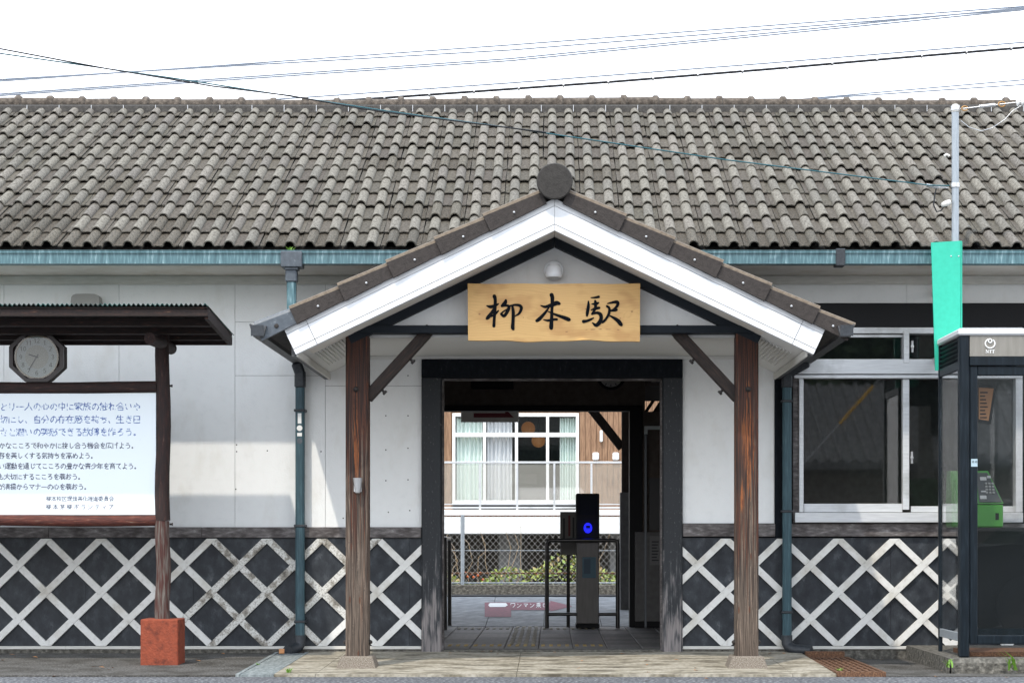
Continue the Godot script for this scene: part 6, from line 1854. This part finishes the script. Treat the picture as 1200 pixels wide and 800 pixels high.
func name_sign() -> void:
	var W := 1024; var H := 344
	var im := Image.create(W, H, false, Image.FORMAT_RGB8)
	var f := FastNoiseLite.new()
	f.seed = 12; f.frequency = 0.004; f.fractal_octaves = 3
	var g := FastNoiseLite.new()
	g.seed = 4; g.frequency = 0.03; g.fractal_octaves = 3
	var knots := [[70, 180, 1.0], [470, 165, 0.9], [560, 160, 0.55], [700, 150, 0.6], [975, 165, 1.0], [330, 200, 0.5], [905, 205, 0.6]]
	for y in H:
		for x in W:
			var h := y + 26.0 * f.get_noise_2d(x * 0.6, y * 1.2)
			for k in knots:
				var dx: float = (x - k[0]) / (60.0 * k[2]); var dy: float = (y - k[1]) / (26.0 * k[2])
				h += 26.0 * k[2] * exp(-(dx * dx + dy * dy)) * signf(dy + 0.01)
			var ring := 0.5 + 0.5 * sin(h * 0.42 + 3.0 * f.get_noise_2d(x * 0.5, 900.0))
			var fine := 0.5 + 0.5 * g.get_noise_2d(x * 0.12, y * 2.2)
			var c := Color(0.86, 0.69, 0.43).lerp(Color(0.79, 0.61, 0.365), pow(ring, 4.0) * 0.42 + fine * 0.3)
			c = c.lerp(Color(0.70, 0.50, 0.28), clampf(f.get_noise_2d(x * 0.8 + 70.0, y * 1.5) * 1.1, 0.0, 0.5))
			for k in knots:
				var dx: float = (x - k[0]) / (9.0 * k[2]); var dy: float = (y - k[1]) / (7.0 * k[2])
				var r := sqrt(dx * dx + dy * dy)
				if r < 1.0: c = c.lerp(Color(0.42, 0.24, 0.12), 0.75 * (1.0 - r))
			var cr := absf(y - (283.0 - 14.0 * sin((x - 600.0) / 130.0)))
			if x > 580 and x < 900 and cr < 3.2: c = c.lerp(Color(0.36, 0.19, 0.11), 0.8 * (1.0 - cr / 3.2) * clampf(0.4 + 2.0 * g.get_noise_2d(x * 0.6, 5.0), 0.0, 1.0))
			im.set_pixel(x, y, c)
	var wm := StandardMaterial3D.new()
	wm.albedo_texture = ImageTexture.create_from_image(im)
	wm.roughness = 0.45
	var zs := 1.695
	var sg := thing("station_name_sign", P(649, 399, zs), "pale wooden name board with three black brushed characters over the entrance", "sign")
	var poly := PackedVector2Array()
	for k in 25:
		var x := lerpf(548.5, 750.0, k / 24.0)
		poly.append(Vector2(PX(x, zs), PY(399.3 - 0.8 * sin((x - 548) * 0.055 + 0.4) - 0.5 * sin(x * 0.13), zs)))
	for k in 13:
		var x := lerpf(750.3, 548.0, k / 12.0)
		poly.append(Vector2(PX(x, zs), PY(332.3 + 0.35 * sin(x * 0.09), zs)))
	var b := MB.new()
	b.prism(poly, Vector3.ZERO, Vector3.RIGHT, Vector3.UP, zs - 0.055, zs, true)
	part("board", b, wm, sg)
	var ink := plain(L(0.003, 0.004, 0.006), 0.75, 0.0, 0.25)
	var k := 11.43
	var map7 := func(q: Vector2) -> Vector2: return Vector2(PX(555.0 + q.x / k, zs), PY(340.0 + q.y / k, zs))
	var map8 := func(q: Vector2) -> Vector2: return Vector2(PX(645.0 + q.x / k, zs), PY(340.0 + q.y / k, zs))
	var chars := [
		[map7, [[[278, 80, 26], [290, 130, 22], [286, 250, 22], [276, 400, 20], [272, 478, 22]], [[175, 208, 8], [230, 222, 22], [290, 205, 18], [332, 183, 10]], [[278, 235, 12], [240, 305, 22], [196, 362, 26], [176, 380, 16]], [[235, 355, 8], [290, 318, 16], [332, 274, 10]],
			[[432, 135, 16], [422, 168, 26], [385, 205, 20], [374, 212, 12]], [[380, 212, 12], [450, 205, 16], [474, 228, 20], [450, 290, 22], [408, 345, 20], [368, 318, 16]], [[368, 316, 14], [400, 285, 10], [455, 250, 8]],
			[[485, 210, 12], [560, 196, 14], [622, 208, 20], [640, 245, 20], [612, 308, 16], [560, 345, 8]], [[522, 222, 16], [532, 300, 22], [528, 420, 22], [524, 500, 24], [535, 522, 16]]]],
		[map7, [[[1045, 62, 28], [1056, 110, 26], [1050, 250, 20], [1045, 400, 24], [1040, 495, 28], [1046, 512, 18]], [[900, 205, 7], [960, 222, 18], [1040, 200, 26], [1110, 172, 30], [1148, 180, 20]], [[1010, 232, 10], [955, 305, 18], [885, 382, 25], [848, 408, 22]],
			[[1000, 285, 7], [1080, 320, 14], [1180, 355, 22], [1265, 388, 27], [1285, 395, 18]], [[938, 395, 6], [1000, 405, 16], [1080, 391, 16], [1115, 391, 16]]]],
		[map8, [[[545, 100, 7], [600, 98, 14], [648, 88, 18]], [[510, 148, 10], [510, 210, 20], [496, 300, 22], [491, 342, 14]], [[600, 142, 14], [606, 180, 22], [600, 250, 18], [560, 312, 12]], [[555, 185, 7], [610, 182, 20], [646, 168, 12]], [[545, 266, 7], [600, 245, 18], [656, 236, 16]],
			[[558, 318, 14], [622, 302, 18], [670, 322, 24], [682, 372, 24], [660, 430, 28], [612, 468, 24], [565, 436, 8]], [[446, 418, 24], [485, 412, 18], [540, 392, 16], [578, 370, 8]],
			[[768, 178, 8], [840, 162, 16], [892, 160, 24], [904, 192, 20], [865, 245, 16], [812, 275, 10]], [[805, 276, 10], [860, 270, 16], [888, 262, 16]], [[760, 215, 16], [790, 242, 16], [785, 312, 18], [742, 388, 16], [700, 428, 16], [682, 424, 9]], [[790, 338, 7], [850, 370, 18], [910, 412, 26], [942, 452, 26], [954, 468, 16]]]],
	]
	for ch in chars:
		var q := MB.new()
		var i := 0
		for s in ch[1]:
			brush(q, s, ch[0], zs - 0.002, zs + 0.0025 + i * 0.0005)
			i += 1
		part("character", q, ink, sg)

# ------------------------------------------------------------------ small things
func tuft(at: Vector3, h: float, n: int, sd: int, label: String) -> void:
	var rng := RandomNumberGenerator.new()
	rng.seed = sd
	var b := MB.new()
	for i in n:
		var a := rng.randf() * TAU
		var d := Vector3(cos(a) * 0.45, 1, sin(a) * 0.45) * h * rng.randf_range(0.5, 1.0)
		var sd2 := Vector3(-sin(a), 0, cos(a)) * h * rng.randf_range(0.05, 0.10)
		var p := at + Vector3(rng.randf_range(-1, 1), 0, rng.randf_range(-1, 1)) * h * 0.3
		var m := p + d * 0.6; var e := p + d + Vector3(cos(a), -0.2, sin(a)) * h * 0.3
		var nn := d.cross(sd2).normalized()
		b.face([p - sd2 * 0.5, p + sd2 * 0.5, m + sd2, m - sd2], nn)
		b.face([m - sd2, m + sd2, e], nn)
	tag(part("weed_tuft", b, M.leaf), label, "plant")

func small_things() -> void:
	# dome light in the gable
	var c := P(649, 317, 1.53)
	var lt := thing("porch_light", c, "white dome light fixed in the porch gable above the name board", "lamp")
	var b := MB.new()
	b.lathe(c, Vector3(0, 0, 1), [[0.078, -0.001], [0.078, 0.02], [0.07, 0.028], [0.0, 0.028]], 24)
	part("base", b, plain(L(0.80, 0.82, 0.84), 0.3), lt)
	var d := MB.new()
	d.lathe(c + Vector3(0, -0.035, 0.075), Vector3.UP, [[0.0, -0.03], [0.06, -0.028], [0.068, -0.012], [0.066, 0.0], [0.056, 0.05], [0.04, 0.072], [0.0, 0.078]], 24)
	part("shade", d, plain(L(0.90, 0.91, 0.92), 0.25), lt)
	# flag bracket on the left post
	var fb := thing("flag_bracket", P(419, 575, 1.62), "small galvanised flag pole socket screwed to the left porch post", "bracket")
	var q := MB.new()
	q.lathe(P(419, 577, 1.645), Vector3.UP, [[0.014, -0.005], [0.02, 0.0], [0.036, 0.11], [0.032, 0.11], [0.018, 0.01]], 14)
	part("socket", q, M.zinc, fb)
	pbox("plate", 414.5, 560, 423.5, 576, 1.604, 1.612, M.zinc, fb)
	# weeds
	tuft(Vector3(PX(340, 0.74), 3.262, 0.735), 0.06, 34, 1, "small green plant sprouting from the gutter hopper")
	tuft(P(1113, 782, 1.86) + Vector3(0, 0.0, 0), 0.085, 10, 2, "short weed at the corner of the booth's concrete slab")
	tuft(P(1188, 785, 1.87), 0.17, 9, 3, "tall grass weed in front of the booth's concrete slab")
	tuft(Vector3(PX(338, 2.0), gy(2.0) + 0.006, 2.0), 0.045, 26, 4, "low green weed on the left corner of the concrete apron")
	tuft(Vector3(PX(984, 1.9), -0.03, 1.9), 0.04, 16, 6, "small weed between the apron and the rusty grating")
	tuft(Vector3(PX(302, 1.3), gy(1.3), 1.3), 0.03, 14, 7, "tiny weed on the asphalt beside the drain cover")
	# fallen leaves
	var rng := RandomNumberGenerator.new()
	rng.seed = 42
	var lv := MB.new()
	for i in 46:
		var x := rng.randf_range(-4.6, 3.9); var z := rng.randf_range(0.12, 2.6)
		if i < 12: z = rng.randf_range(0.05, 0.3)
		var y := (gy(z) + 0.006) if z < 2.1 else -0.045
		if x > -2.03 and x < 2.08 and z < 2.1: y = 0.014 - 0.0186 * z + 0.004
		if x > 2.44 and z < 2.1: y = -0.044
		var a := rng.randf() * TAU
		var u := Vector3(cos(a), 0, sin(a)) * rng.randf_range(0.014, 0.032); var w := Vector3(-sin(a), 0.1, cos(a)) * 0.014
		var m := Vector3(x, y + rng.randf_range(0.002, 0.01), z)
		lv.face([Vector3(x, y, z) - u, m + w, Vector3(x, y + 0.006, z) + u, m - w], Vector3.UP)
	tag(part("fallen_leaves", lv, M.leaf_dry), "scattered dry orange leaves on the ground along the wall", "leaves", "", "stuff")
	var bl := MB.new()
	bl.box(Vector3(PX(327, 0.25), 0.01, 0.24), Vector3(PX(333, 0.25), 0.05, 0.27), 0.003)
	tag(part("brick_scrap", bl, plain(L(0.52, 0.24, 0.10), 0.8)), "orange brick scrap lying at the left downpipe shoe", "brick")
